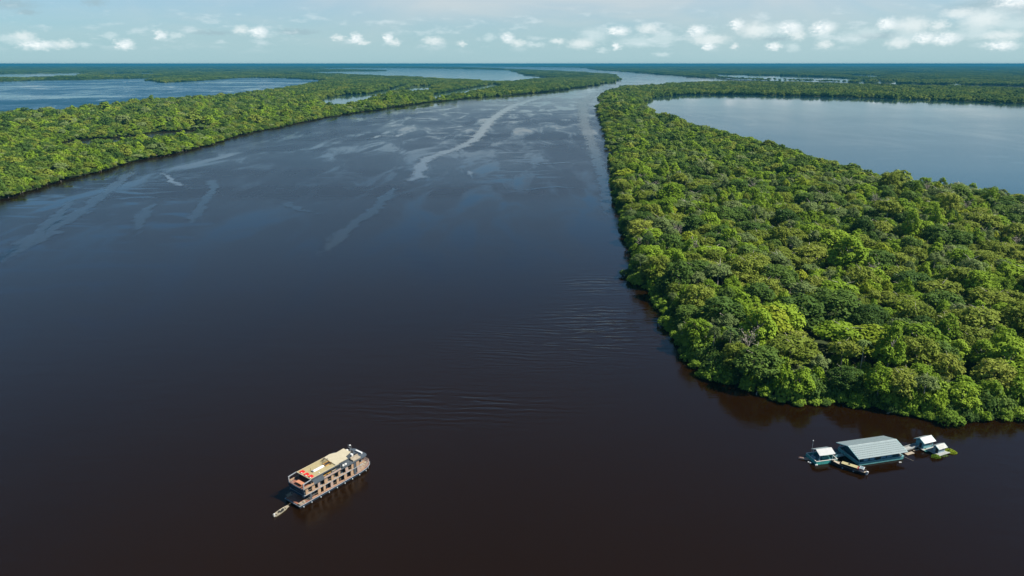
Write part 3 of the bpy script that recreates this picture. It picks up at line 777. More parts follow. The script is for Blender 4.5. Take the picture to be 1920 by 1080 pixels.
NEAR = 780.0
placed = []
for sp, rmin, rmax, keep, f, margin in ((16.5, 6.4, 11.0, .72, 0, 3.5), (9.0, 4.2, 6.2, .85, .66, 2.2), (5.8, 2.4, 3.9, .42, .78, 1.2)):
    X, Y, ed, Rr = scatter(180, NEAR, sp, rmin, rmax, keep, None, margin)
    k = thin(X, Y, Rr, placed, f) if f else np.ones(len(X), bool)
    for x, y, e, r_ in zip(X[k], Y[k], ed[k], Rr[k]): placed.append((x, y, r_)); TREES.append((x, y, r_, e))
weights = [k['wt'] for k in KIND]
M_pts, M_idx, M_rot, M_scl = [], [], [], []              # the mass
cand = []
patchv = smooth_noise(np.array([t[0] for t in TREES]), np.array([t[1] for t in TREES]), 90, 5)
for (x, y, r_, e), pv in zip(TREES, patchv):
    q = rnd.random()
    if q < .06 and r_ < 6.3: kind, fam = rnd.choice(PALM), 'palm'
    elif q < .085 and r_ < 6.3: kind, fam = rnd.choice(BARE), 'bare'
    else:
        ch = [i for i in range(N_TREE) if (KIND[i]['R'] > 5.5) == (r_ > 5.5)] if rnd.random() < .8 else range(N_TREE)
        ch = list(ch); kind, fam = KIND[rnd.choices(ch, [weights[i] * (1.6 if (KIND[i]['look'].startswith(('bright', 'yellow'))) == (pv > .1) else .8) for i in ch])[0]], 'tree'
    hs = rnd.uniform(.80, 1.22) * (1.0 + .10 * pv)
    rs = r_ / kind['R'] if fam == 'tree' else 1.0
    if rnd.random() < .07: hs *= 1.32                    # emergents stand above the canopy
    if rnd.random() < .10: hs *= .72
    zs = hs * (.62 + .38 * rs) * (.72 + .28 * min(1, e / 9.0))
    cand.append(dict(x=x, y=y, kind=kind, fam=fam, s=(rs * rnd.uniform(.92, 1.1), rs * rnd.uniform(.92, 1.1), zs), rz=rnd.uniform(0, 6.283), e=e))
# understorey closes the forest wall near the water
X, Y, ed, Rr = scatter(180, NEAR, 5.2, .9, 1.5, .85, None, .8)
for x, y, e, q in zip(X, Y, ed, Rr):
    if e < 12 or rnd.random() < .12:
        cand.append(dict(x=x, y=y, kind=rnd.choices(SHRUB, (3, 2, 3, 4))[0], fam='under', s=(q, q, q * rnd.uniform(1.3, 2.2)), rz=rnd.uniform(0, 6.283), e=e))
# shrubs hang over the waterline
def shoreline(poly, dmax, step):
    P_ = poly; out = []
    for a, b in zip(P_, P_[1:] + P_[:1]):
        L = math.hypot(b[0] - a[0], b[1] - a[1])
        if min(math.hypot(*a), math.hypot(*b)) > dmax: continue
        n = max(1, int(L / step))
        for i in range(n):
            k = (i + rnd.random()) / n; out.append((a[0] + (b[0] - a[0]) * k, a[1] + (b[1] - a[1]) * k))
    return out
sh = np.array(shoreline(pen_pts, NEAR, 2.7)); sh += rng.normal(size=sh.shape) * .9
v_ok, _, _ = in_view(sh[:, 0], sh[:, 1], 3)
shv = smooth_noise(sh[:, 0], sh[:, 1], 28, 21)
for (x, y), nv in zip(sh[v_ok], shv[v_ok]):
    kind = rnd.choices(SHRUB, (5, 5, 2, 3))[0]; s = rnd.uniform(.35, 1.0) + max(0, nv) * 1.1
    if nv > .12: x, y = x - rnd.uniform(0, 2.5), y - rnd.uniform(0, 4.0) * (1 if y < 330 else 0)
    cand.append(dict(x=x, y=y, kind=kind, fam='shrub', s=(s, s, s * rnd.uniform(.8, 1.3)), rz=rnd.uniform(0, 6.283), e=0))

# the ones that show largest stand as trees of their own, the rest are the forest
def shows(c): 
    px, py = project(c['x'], c['y'], c['kind']['H'] * c['s'][2] * .8)
    c['px'], c['py'] = px, py
    return 12 < px < 1908 and 0 < py < 1070
for c_ in cand: c_['shown'] = shows(c_); c_['d'] = math.hypot(c_['x'], c_['y'])
LIMIT = {'tree': 290, 'palm': 34, 'bare': 22, 'shrub': 70}
single = []
for fam, lim in LIMIT.items():
    L = sorted([c_ for c_ in cand if c_['fam'] == fam and c_['shown'] and c_['x'] > 0], key=lambda c_: c_['d'] - c_['kind']['R'] * c_['s'][0] * 6)[:lim]
    for c_ in L: c_['single'] = True
    single += L
def mass(x, y, z, i, rz, s): M_pts.append((x, y, z)); M_idx.append(i); M_rot.append((0, 0, rz)); M_scl.append(s)
for c_ in cand:
    if not c_.get('single'): mass(c_['x'], c_['y'], .4, c_['kind']['pid'], c_['rz'], c_['s'])

# trees further off
X, Y, ed, Rr = scatter(NEAR, 1500, 9.0, .62, 1.0, .92, None, 2); Rr = Rr ** -1.0 * .90
def add_mid(X, Y, ed, Rr):
    pv = smooth_noise(X, Y, 120, 9)
    for x, y, e, q, p in zip(X, Y, ed, Rr, pv):
        i = MID0 + rnd.choices(range(8), (4, 4 + 3 * p, 5 - 3 * p, 2, 5, 5, 2, 4 - 2 * p))[0]
        if rnd.random() < .07: q *= 1.22
        mass(x, y, .3, i, rnd.uniform(0, 6.283), (q, q, q * rnd.uniform(.62, 1.05) * (.45 + .55 * min(1, e / 26))))
add_mid(X, Y, ed, Rr)
X, Y, ed, Rr = scatter(1500, 2700, 12.0, .5, .95, .92, None, 2); Rr = Rr ** -1.0 * 1.0
add_mid(X, Y, ed, Rr)
X, Y, ed, Rr = scatter(2700, 6000, 40.0, .9, 1.15, 1.0, None, 8)
for x, y, e, q in zip(X, Y, ed, Rr): mass(x, y, .3, LOW0 + rnd.choices((0, 1, 2, 3), (4, 4, 3, 2))[0], rnd.uniform(0, 6.283), (q, q, q * rnd.uniform(.7, 1.25)))
X, Y, ed, Rr = scatter(6000, 17000, 150.0, .9, 1.1, 1.0, None, 40)
for x, y, e, q in zip(X, Y, ed, Rr): mass(x, y, .3, FAR0 + rnd.choices((0, 1, 2), (4, 4, 2))[0], rnd.uniform(0, 6.283), (q, q, q * rnd.uniform(.7, 1.35)))
X, Y, ed, Rr = scatter(17000, 38000, 330.0, 1.9, 2.5, .9, None, 40)
for x, y, e, q in zip(X, Y, ed, Rr): mass(x, y, .3, FAR0 + rnd.choices((0, 1, 2), (3, 3, 4))[0], rnd.uniform(0, 6.283), (q, q, rnd.uniform(.8, 1.9)))
# a row of trees and bushes right along the far shores keeps their edges closed
for poly in (left_pts, pen_pts, lake_pts['lake'], lake_pts['lagoon'], lake_pts['creek'], lake_pts['lagoon_c'], lake_pts['back_lake'], farr_pts, lake_pts['far_channel']):
    S = np.array(shoreline(poly, 9000, 5.0))
    if not len(S): continue
    dd = np.hypot(S[:, 0], S[:, 1]); okv, _, _ = in_view(S[:, 0], S[:, 1], 3)
    keep = okv & (dd > NEAR) & (rng.random(len(S)) < np.clip(1600 / dd, .12, 1))
    for (x, y), d in zip(S[keep], dd[keep]):
        if d < 3000:
            s = rnd.uniform(.35, .75); mass(x + rnd.gauss(0, 2), y + rnd.gauss(0, 2), .2, MID0 + rnd.randrange(8), rnd.uniform(0, 6.28), (s, s, s * rnd.uniform(.6, 1.1)))
        else:
            s = rnd.uniform(.8, 1.3); mass(x, y, .2, MID0 + rnd.choice((2, 4, 5, 7)), rnd.uniform(0, 6.28), (s * 1.4, s * 1.4, s))
print('members', len(M_pts), 'single', len(single), 'cand', len(cand), 'protos', pid)


def forest_object(name, idxs, label):
    me = bpy.data.meshes.new(name)
    P_ = np.array([M_pts[i] for i in idxs], np.float32)
    me.vertices.add(len(P_)); me.vertices.foreach_set('co', P_.ravel())
    a = me.attributes.new('member', 'INT', 'POINT'); a.data.foreach_set('value', np.array([M_idx[i] for i in idxs], np.int32))
    a = me.attributes.new('turn', 'FLOAT_VECTOR', 'POINT'); a.data.foreach_set('vector', np.array([M_rot[i] for i in idxs], np.float32).ravel())
    a = me.attributes.new('size', 'FLOAT_VECTOR', 'POINT'); a.data.foreach_set('vector', np.array([M_scl[i] for i in idxs], np.float32).ravel())
    o = link(bpy.data.objects.new(name, me)); tag(o, label, 'forest', None, 'stuff')
    ng = bpy.data.node_groups.get('grow_forest')
    if ng is None:
        ng = bpy.data.node_groups.new('grow_forest', 'GeometryNodeTree')
        ng.interface.new_socket('Geometry', in_out='INPUT', socket_type='NodeSocketGeometry'); ng.interface.new_socket('Geometry', in_out='OUTPUT', socket_type='NodeSocketGeometry')
        n, l = ng.nodes, ng.links
        gi, go = n.new('NodeGroupInput'), n.new('NodeGroupOutput')
        ci = n.new('GeometryNodeCollectionInfo'); ci.inputs['Collection'].default_value = protos
        ci.inputs['Separate Children'].default_value = True; ci.inputs['Reset Children'].default_value = True
        iop = n.new('GeometryNodeInstanceOnPoints'); iop.inputs['Pick Instance'].default_value = True
        def na(nm, typ):
            q = n.new('GeometryNodeInputNamedAttribute'); q.data_type = typ; q.inputs['Name'].default_value = nm
            return next(s for s in q.outputs if s.enabled and s.name == 'Attribute')
        l.new(gi.outputs[0], iop.inputs['Points']); l.new(ci.outputs[0], iop.inputs['Instance'])
        l.new(na('member', 'INT'), iop.inputs['Instance Index'])
        e2r = n.new('FunctionNodeEulerToRotation'); l.new(na('turn', 'FLOAT_VECTOR'), e2r.inputs[0]); l.new(e2r.outputs[0], iop.inputs['Rotation'])
        l.new(na('size', 'FLOAT_VECTOR'), iop.inputs['Scale']); l.new(iop.outputs[0], go.inputs[0])
    md = o.modifiers.new('grow', 'NODES'); md.node_group = ng
    return o


MX, MY = np.array([p[0] for p in M_pts]), np.array([p[1] for p in M_pts])
on_pen = inside(pen_pts, MX, MY) | ((MX > 0) & (np.hypot(MX, MY) < NEAR))
on_left = ~on_pen & inside(left_pts, MX, MY) & (np.hypot(MX, MY) < 3600)
forest_object('forest', np.where(on_pen)[0], 'dense green forest covering the peninsula behind its nearest trees')
forest_object('forest', np.where(on_left)[0], 'wooded river bank across the water, mixed green trees in one mass')
forest_object('forest', np.where(~on_pen & ~on_left)[0], 'far hazy forest spreading over the plain to the horizon')
# ------------------------------------------------------------------ single trees
ORD = ['first', 'second', 'third', 'fourth', 'fifth', 'sixth', 'seventh', 'eighth', 'ninth', 'tenth', 'eleventh', 'twelfth', 'thirteenth', 'fourteenth', 'fifteenth', 'sixteenth', 'seventeenth', 'eighteenth', 'nineteenth', 'twentieth']
def zone(c_):
    px, py = c_['px'], c_['py']
    if c_['e'] < 7:
        if px < 1240: return 'on the narrow river shore past the small headland'
        if px < 1330: return 'on the river shore below the headland'
        if px < 1480: return 'on the shore nearest the open river'
        if px < 1640: return 'on the shore behind the white-roofed pavilion'
        if px < 1780: return 'on the shore behind the large grey roof'
        return 'on the shore by the right edge'
    col = 'left' if px < 1400 else ('middle left' if px < 1570 else ('middle right' if px < 1740 else 'right'))
    row = 'far' if py < 560 else ('middle' if py < 640 else 'front')
    return 'in the %s woods, %s' % (row, col)
LOOK = {'palm': 'slim palm', 'bare': 'bare grey-twigged tree', 'shrub': 'low waterside bush'}
buckets = {}
for c_ in single:
    lk = c_['kind']['look'] + ' tree' if c_['fam'] == 'tree' else LOOK[c_['fam']]
    if c_['fam'] == 'shrub': lk = {'shrub': 'low fresh-green bush', 'bright': 'tall bright bush', 'dark': 'low dark bush'}[c_['kind']['fol']]
    c_['look'] = lk; buckets.setdefault((lk, zone(c_)), []).append(c_)
for (lk, zn), L in buckets.items():
    L.sort(key=lambda c_: c_['px'])
    for i, c_ in enumerate(L):
        c_['label'] = '%s %s' % (lk, zn) if len(L) == 1 else ('%s %s, %s from left' % (lk, zn, (ORD[i] if i < 20 else '%d%s' % (i + 1, {1: 'st', 2: 'nd', 3: 'rd'}.get((i + 1) % 10, 'th')))) if i else '%s %s, leftmost of them' % (lk, zn))
FAMNAME = {'tree': ('broadleaf_tree', 'tree', 'trees at the near end of the peninsula'), 'palm': ('palm_tree', 'palm', 'palms among the peninsula trees'), 'bare': ('bare_tree', 'tree', 'bare trees on the peninsula'), 'shrub': ('shrub', 'bush', 'bushes along the peninsula waterline')}
for c_ in single:
    nm, cat, grp = FAMNAME[c_['fam']]
    e = empty(nm, (c_['x'], c_['y'], .40), c_['rz']); e.scale = c_['s']
    tag(e, c_['label'], cat, grp)
    k = c_['kind']
    link(bpy.data.objects.new({'shrub': 'stem'}.get(c_['fam'], 'trunk'), k['trunk']), e)
    link(bpy.data.objects.new({'palm': 'fronds', 'shrub': 'foliage'}.get(c_['fam'], 'crown'), k['crown']), e)
# ------------------------------------------------------------------ river cruise boat
TAN = paint('tan_panel', (0.289, 0.189, 0.119), .55, .14, .9); TAN2 = paint('rose_panel', (0.289, 0.209, 0.17), .55, .12, .9)
SLATE = paint('slate_paint', (0.050, 0.060, 0.070), .45, .18); NAVY = paint('navy_paint', (0.016, 0.034, 0.056), .4, .2)
BEIGE = paint('beige_roof', (0.253, 0.206, 0.105), .8, .10, .7); CREAM = paint('cream_roof', (0.333, 0.289, 0.199), .75, .08, .7)
WHITE = paint('white_paint', (0.459, 0.459, 0.445), .45, .10); RED = paint('red_canvas', (0.54, 0.009, 0.007), .8, .10)
MAHOG = paint('brown_deck', (0.20, 0.080, 0.050), .6, .22, 1.5); GREYM = paint('grey_metal', (0.28, 0.30, 0.31), .4, .12, 1.0, .3)
DARK = paint('dark_interior', (0.022, 0.020, 0.019), .6, .3); WOOD = paint('bleached_wood', (0.26, 0.217, 0.159), .8, .2)
OCHRE = paint('ochre_wood', (0.34, 0.19, 0.05), .6, .2); RUBBER = paint('pale_rubber', (0.34, 0.37, 0.38), .7, .2)


def make_glass(name, tint):
    m, t, out = new_mat(name)
    p = t.node('ShaderNodeBsdfPrincipled'); p.inputs['Base Color'].default_value = (*tint, 1); p.inputs['Roughness'].default_value = .06; p.inputs['IOR'].default_value = 1.5
    t.l.new(p.outputs[0], out.inputs['Surface']); return m
GLASS = make_glass('dark_window_glass', (0.012, 0.020, 0.028)); PALEGLASS = make_glass('curtained_window_glass', (0.20, 0.33, 0.40))

boat = empty('cruise_boat', (-62.6, 174.35, 0), R(-37.2))
tag(boat, 'three-deck river cruise boat with tan panels and beige roof on dark water', 'boat')
def B(name, mat, f, par=boat, **kw):
    m = MB(); f(m); return m.build(name, mat, par, **kw)
hp = [(-3.35, 0), (3.35, 0), (3.45, 1.5), (3.45, 22.5), (3.2, 24.8), (2.4, 26.9), (1.2, 28.1), (-1.2, 28.1), (-2.4, 26.9), (-3.2, 24.8), (-3.45, 22.5), (-3.45, 1.5)]
hb_ = [(x * .88, .6 + y * .955) for x, y in hp]
hull = B('hull', NAVY, lambda m: m.prism(hb_, -.7, .90, hp))
B('rubbing_strake', RUBBER, lambda m: [m.tube((a[0] * 1.012, a[1] + .0, .86), (b[0] * 1.012, b[1], .86), .05) for a, b in zip(hp, hp[1:] + hp[:1])], hull)
for y in (1.2, 4.0, 7.2, 10.2, 13.2, 16.1, 19.0, 21.8, 24.6):
    for sx in (-1, 1):
        B('fender', RUBBER, lambda m: m.ball((sx * (3.6 if y < 23 else 3.38), y, .22), .24, .7, .8, 1.2, 1), hull, smooth=True)
fl = [(x * .975, y * .985 + .2) for x, y in hp]
B('main_deck', MAHOG, lambda m: m.prism(fl, .90, 1.0))
B('bow_deck', WOOD, lambda m: m.prism([(-2.9, 23.4), (2.9, 23.4), (2.75, 24.7), (2.05, 26.5), (1.05, 27.5), (-1.05, 27.5), (-2.05, 26.5), (-2.75, 24.7)], .004 + 1.0, 1.06))
for y in (24.2, 25.2, 26.2): B('bow_trim', MAHOG, lambda m: m.box(-2.2, 2.2, y, y + .14, 1.062, 1.12))
B('bow_trim', MAHOG, lambda m: m.box(-.07, .07, 23.6, 27.3, 1.125, 1.18))
Z1, Z2, Z3, ZR = 1.0, 3.1, 5.15, 7.2
def deck_core(z0, z1, y0, y1): return B('cabin_wall', DARK, lambda m: m.box(-2.45, 2.45, y0, y1, z0, z1 - .12))
core1, core2 = deck_core(Z1, Z2, 5.0, 23.2), deck_core(Z2 + .12, Z3, 3.4, 23.6)
def facade(z0, z1, panels, y0, y1, blues, skip=()):
    for sx in (-1, 1):
        X0, X1 = sorted((sx * 3.02, sx * 3.30))
        for i, (a, b) in enumerate(panels):
            B('side_panel', TAN2 if i % 4 == 2 else TAN, lambda m: m.box(X0, X1, a, b, z0, z1 - .1, .03))
        for a, b in blues: B('side_panel', SLATE, lambda m: m.box(X0, X1 + .0, a, b, z0, z1 - .1, .03))
        allp = sorted(list(panels) + list(blues))
        gaps = [(allp[i][1], allp[i + 1][0]) for i in range(len(allp) - 1) if allp[i + 1][0] - allp[i][1] > .2]
        for i, (a, b) in enumerate(gaps):
            B('parapet', TAN, lambda m: m.box(X0 + .05, X1 - .05, a + .01, b - .01, z0, z0 + .26))
            xg = sx * 2.47
            wn_ = B('window', GLASS, lambda m: m.box(min(xg, xg + sx * .04), max(xg, xg + sx * .04), a + .1, b - .1, z0 + .1, z1 - .3))
            xf = sx * 2.53
            B('frame', OCHRE if i % 3 == 1 else DARK, lambda m: [m.box(min(xf, xf + sx * .05), max(xf, xf + sx * .05), (a + b) / 2 - .05, (a + b) / 2 + .05, z0 + .3, z1 - .36)], wn_)
            if i % 3 == 0: B('top_rail', WOOD, lambda m: m.tube((sx * 3.16, a + .02, z0 + .95), (sx * 3.16, b - .02, z0 + .95), .035, seg=5))
D2 = [(2.5, 3.4), (4.7, 5.7), (6.8, 7.6), (9.1, 10.3), (11.6, 12.5), (14.2, 15.0), (16.9, 17.9), (19.2, 20.0), (21.1, 22.2)]
D1 = [(6.6, 7.6), (8.6, 9.4), (11.2, 12.1), (13.4, 14.3), (16.3, 17.3), (18.8, 19.8), (21.3, 22.4)]
facade(Z1, Z2, D1, 4, 23, [(3.9, 4.5), (20.1, 21.0)])
facade(Z2 + .12, Z3, D2, 2.4, 23, [(20.15, 21.0)])
def slab(z, th, y0, y1, name, mat, hw=3.42, bow=1.2):
    P_ = [(-hw, y0), (hw, y0), (hw, y1 - bow), (hw - bow * .35, y1 - bow * .3), (hw - bow, y1), (-hw + bow, y1), (-hw + bow * .35, y1 - bow * .3), (-hw, y1 - bow)]
    return B(name, mat, lambda m: m.prism(P_, z, z + th))
slab(Z2, .12, 2.0, 24.6, 'middle_deck', GREYM)
slab(Z3, .14, 1.7, 25.9, 'upper_deck', SLATE, 3.5)
B('upper_deck_floor', MAHOG, lambda m: m.box(-3.0, 3.0, 1.9, 9.0, Z3 + .144, Z3 + .18))
B('upper_deck_mat', SLATE, lambda m: m.box(-3.2, 3.2, 9.05, 19.0, Z3 + .144, Z3 + .17))
# stern walls with the boat's lettering
st2 = B('stern_wall', NAVY, lambda m: m.box(-3.1, 3.1, 2.05, 2.25, Z2 + .124, Z3 - .3, .04))
st1 = B('stern_wall', NAVY, lambda m: m.box(-3.3, 3.3, 3.7, 3.86, Z1 + .01, Z2 - .02, .03))
B('stern_band', NAVY, lambda m: m.box(-3.38, 3.38, 1.75, 1.95, Z2 - .42, Z2 - .02, .03))
def strokes(m, x, z, kind, h, y):
    wd = h * .62; t_ = h * .17
    S = {'A': [(0, 0, .5, 1), (.5, 1, 1, 0), (.2, .4, .8, .4)], 'E': [(0, 0, 0, 1), (0, 1, 1, 1), (0, .5, .8, .5), (0, 0, 1, 0)], 'M': [(0, 0, 0, 1), (0, 1, .5, .4), (.5, .4, 1, 1), (1, 1, 1, 0)],
         'N': [(0, 0, 0, 1), (0, 1, 1, 0), (1, 0, 1, 1)], 'L': [(0, 0, 0, 1), (0, 0, 1, 0)], 'I': [(.5, 0, .5, 1)], '-': [(0, .5, 1, .5)]}[kind]
    for a, b, c_, d in S: m.tube((x + a * wd, y, z + b * h), (x + c_ * wd, y, z + d * h), t_ * .5, seg=4)
def lettering(par, text, x0, z0, h, y, gap=.95):
    x = x0
    for ch in text:
        if ch != ' ': B('letter', WHITE, lambda m: strokes(m, x, z0, ch, h, y), par)
        x += h * gap
lettering(st2, 'A E M', -1.35, Z2 + .75, .56, 2.035, .92)
lettering(st1, 'NANE A', -3.0, Z1 + 1.35, .34, 3.685, .92)
B('name_strip', GREYM, lambda m: m.box(.2, 3.0, 3.66, 3.69, Z1 + 1.22, Z1 + 1.32), st1)
B('stern_bench', WOOD, lambda m: [m.box(-3.1, -2.6, .5, 1.9, Z1 + .3, Z1 + .42), m.box(-3.1, -2.98, .5, 1.9, Z1 + .42, Z1 + .9), m.box(-3.05, -2.7, .6, .75, Z1 + .01, Z1 + .3), m.box(-3.05, -2.7, 1.65, 1.8, Z1 + .01, Z1 + .3)])
for q in ((2.35, 3.25, .25, 1.49, Z1 + .004, Z1 + .30), (2.6, 3.25, 1.51, 2.2, Z1 + .004, Z1 + .55)): B('swim_step', WOOD, lambda m: m.box(*q))
for sx in (-1, 1): B('side_rail', WOOD, lambda m: m.rail([(sx * 3.28, .4), (sx * 3.28, 3.8)], .9, Z1, .03, 1.1, 1))
# upper deck stern: fascia, frames, table
B('stern_fascia', NAVY, lambda m: m.box(-3.3, 3.3, 1.62, 1.69, Z3 - .75, Z3 + .10))
B('stern_rail', TAN2, lambda m: m.rail([(-3.3, 1.85), (-1.2, 1.85)], .8, Z3 + .14, .045, .7, 2))
table = B('deck_table', paint('copper_wood', (0.36, 0.15, 0.08), .5, .15), lambda m: [m.box(-1.1, 1.7, 2.4, 3.6, Z3 + .84, Z3 + .90)] + [m.box(x, x + .1, y, y + .1, Z3 + .18, Z3 + .84) for x in (-1.0, 1.5) for y in (2.5, 3.4)])
for sx in (-1, 1):
    x0, x1 = sorted((sx * 3.25, sx * 3.48))
    B('stern_frame', GREYM, lambda m: [m.prism([(x0, 1.75), (x1, 1.75), (x1, 2.05), (x0, 2.05)], Z3 + .15, ZR - .35), m.prism([(x0, 1.75), (x1, 1.75), (x1, 4.6), (x0, 4.6)], [ZR - .35, ZR - .35, ZR - .1, ZR - .1], [ZR - .12, ZR - .12, ZR + .08, ZR + .08])])
    # slanting slate awning below the roof edge
    B('side_awning', SLATE, lambda m: m.prism([(x0, 5.6), (x1, 5.6), (x1, 9.0), (x0, 9.0)], Z3 + .16, ZR - .22, [(sx * 3.0 - .08, 4.9), (sx * 3.0 + .08, 4.9), (sx * 3.0 + .08, 9.0), (sx * 3.0 - .08, 9.0)] if True else None))
    B('bulwark', TAN2, lambda m: m.box(x0 + .04, x1 - .04, 9.1, 15.2, Z3 + .15, Z3 + .60))
    B('bulwark', TAN, lambda m: m.box(x0 + .04, x1 - .04, 2.1, 5.5, Z3 + .15, Z3 + .72))
for y in (4.9, 8.9, 12.4, 15.6, 18.4):
    for sx in (-1, 1): B('post', GREYM, lambda m: m.tube((sx * 2.85, y, Z3 + .14), (sx * 2.85, y, ZR), .07))
rf = B('main_roof', BEIGE, lambda m: m.prism([(-3.1, 4.6), (3.1, 4.6), (3.1, 14.9), (-3.1, 14.9)], ZR, ZR + .12))
B('roof_trim', CREAM, lambda m: [m.box(-3.18, 3.18, 4.48, 4.60, ZR - .12, ZR + .15), m.box(3.1, 3.2, 4.6, 14.9, ZR - .1, ZR + .15), m.box(-3.2, -3.1, 4.6, 14.9, ZR - .1, ZR + .15)], rf)
B('roof_edge', SLATE, lambda m: [m.box(3.2, 3.32, 4.5, 18.4, ZR - .3, ZR + .06), m.box(-3.32, -3.2, 4.5, 18.4, ZR - .3, ZR + .06)], rf)
fr = B('forward_roof', CREAM, lambda m: m.prism([(-2.9, 14.2), (3.1, 13.6), (3.1, 18.2), (1.7, 18.6), (1.3, 20.0), (.9, 21.2), (-2.4, 21.2), (-2.2, 18.4), (-3.1, 16.4)], ZR + .16, ZR + .34))
B('deckhouse', SLATE, lambda m: m.box(-2.3, 1.0, 15.5, 21.0, Z3 + .14, ZR + .15))
B('windscreen', GLASS, lambda m: m.box(-2.1, .8, 21.0, 21.06, Z3 + 1.0, ZR - .3))
hatch = B('roof_hatch', OCHRE, lambda m: [m.box(-.4, 1.3, 11.6, 11.72, ZR + .12, ZR + .42), m.box(-.4, 1.3, 13.6, 13.72, ZR + .12, ZR + .42), m.box(-.4, -.28, 11.72, 13.6, ZR + .12, ZR + .42), m.box(1.18, 1.3, 11.72, 13.6, ZR + .12, ZR + .42)])
B('stairwell', DARK, lambda m: m.box(-.28, 1.18, 11.72, 13.6, ZR + .122, ZR + .16), hatch)
B('stair_rail', DARK, lambda m: m.rail([(-.34, 11.7), (-.34, 13.6)], .9, ZR + .4, .04, .5, 1), hatch)
def halfround(m, y0, y1, xc, r, z):
    n = 8; rings = []
    for y in (y0, y1):
        rings.append([m.bm.verts.new((xc + r * math.cos(math.pi * i / n), y, z + r * .9 * math.sin(math.pi * i / n))) for i in range(n + 1)])
    for i in range(n): m.bm.faces.new((rings[0][i], rings[0][i + 1], rings[1][i + 1], rings[1][i]))
    m.bm.faces.new(rings[0]); m.bm.faces.new(rings[1][::-1]); m.bm.faces.new((rings[0][0], rings[1][0], rings[1][-1], rings[0][-1]))
tank = B('roof_tank', WHITE, lambda m: halfround(m, 7.6, 11.2, .55, .46, ZR + .12), smooth=False)
B('tank_end', GREYM, lambda m: m.box(.15, .95, 7.25, 7.58, ZR + .122, ZR + .5), tank)
B('aerial', DARK, lambda m: m.tube((-.3, 7.3, ZR + .12), (-.3, 7.3, ZR + 1.0), .05))
for x, y in ((-1.9, 13.3), (1.6, 13.2), (-1.6, 12.6)):
    B('roof_fan', DARK, lambda m: [m.tube((x, y, ZR + .12), (x, y, ZR + .75), .07), m.box(x - .35, x + .35, y - .06, y + .06, ZR + .55, ZR + .66), m.box(x - .06, x + .06, y - .35, y + .35, ZR + .67, ZR + .76)])
B('roof_vent', WHITE, lambda m: m.box(2.3, 2.6, 8.0, 8.3, ZR + .12, ZR + .32, .04))
# bow top: locker, mast, radar
B('roof_locker', WHITE, lambda m: m.box(-1.2, 1.6, 24.6, 25.2, Z3 + .15, Z3 + .62, .06))
mast = B('mast', GREYM, lambda m: [m.tube((-1.0, 22.6, Z3 + .14), (-1.0, 22.6, ZR + 1.1), .08), m.tube((-1.8, 22.6, ZR + .3), (-.2, 22.6, ZR + .3), .05), m.tube((-.2, 22.6, ZR + .3), (-.2, 22.6, ZR + 1.5), .03), m.tube((-1.8, 22.6, ZR + .3), (-1.8, 22.6, ZR + 1.3), .03)])
B('radar', WHITE, lambda m: [m.ball((-1.0, 22.6, ZR + 1.25), .32, 1, 1, .6, 2)], mast, smooth=True)
B('antenna_dome', WHITE, lambda m: [m.ball((-1.7, 21.9, Z3 + 1.5), .5, 1, 1, 1.05, 2), m.tube((-1.7, 21.9, Z3 + .14), (-1.7, 21.9, Z3 + 1.2), .14)], mast, smooth=True)
B('air_unit', WHITE, lambda m: [m.box(-.4, .5, 21.8, 22.5, Z3 + .15, Z3 + .9, .05)])
for q in ((-2.6, -1.0, 22.8, 23.7, Z3 + .15, Z3 + .95, .05), (.3, 1.3, 22.7, 23.6, Z3 + .15, Z3 + .7, .05)): B('helm_box', DARK, lambda m: m.box(*q))
B('bow_lounge', WOOD, lambda m: [m.box(1.5, 3.0, 20.3, 23.2, Z3 + .15, Z3 + .55, .05), m.box(1.5, 1.75, 20.3, 23.2, Z3 + .55, Z3 + 1.0, .04)])
for y in (16.0, 16.9): B('side_unit', WHITE, lambda m: m.box(2.95, 3.35, y, y + .7, Z3 + .62, Z3 + 1.1, .04))
B('bow_rail', TAN2, lambda m: [m.rail([(3.1, 23.0), (3.0, 24.8), (2.25, 26.7), (1.15, 27.8), (-1.15, 27.8), (-2.25, 26.7), (-3.0, 24.8), (-3.1, 23.0)], .95, 1.0, .05, .9, 2)])
for z in (Z1 + .01, Z2 + .125):
    for x0, x1 in ((2.95, 3.15), (-3.15, -2.95)): B('bow_bulwark', TAN, lambda m: m.box(x0, x1, 22.45, 24.3, z, z + .6))
B('bow_balcony_rail', TAN, lambda m: m.rail([(3.1, 24.3), (-3.1, 24.3)], .9, Z2 + .12, .05, .9, 2))
B('anchor', GREYM, lambda m: [m.tube((2.6, 26.2, .1), (2.6, 26.2, .7), .09), m.tube((2.3, 26.35, .1), (2.9, 26.05, .1), .08)], hull)
def onboat(name, x, y, z):
    c_ = boat.matrix_world if False else Matrix.Translation(boat.location) @ Matrix.Rotation(boat.rotation_euler.z, 4, 'Z')
    p = c_ @ Vector((x, y, z)); return empty(name, p, boat.rotation_euler.z)
for i, (x, lb) in enumerate(((-1.75, 'red sun mat on the boat roof, leftmost of three'), (.35, 'red sun mat on the boat roof, middle of three'), (2.2, 'red sun mat on the boat roof, rightmost of three'))):
    e = onboat('sun_mat', x, 5.28 - .10 * (i == 1), ZR + .12); tag(e, lb, 'mat', 'red sun mats on the boat roof')
    B('cushion', RED, lambda m: m.box(-.66, .66, -.42, .56, 0, .20, .07), e)
    B('headrest', RED, lambda m: m.box(-.6, .6, .58, .8, 0, .26, .06), e)
    B('towel', WHITE, lambda m: m.box(.28, .72, -.5, -.2, .2, .24), e)
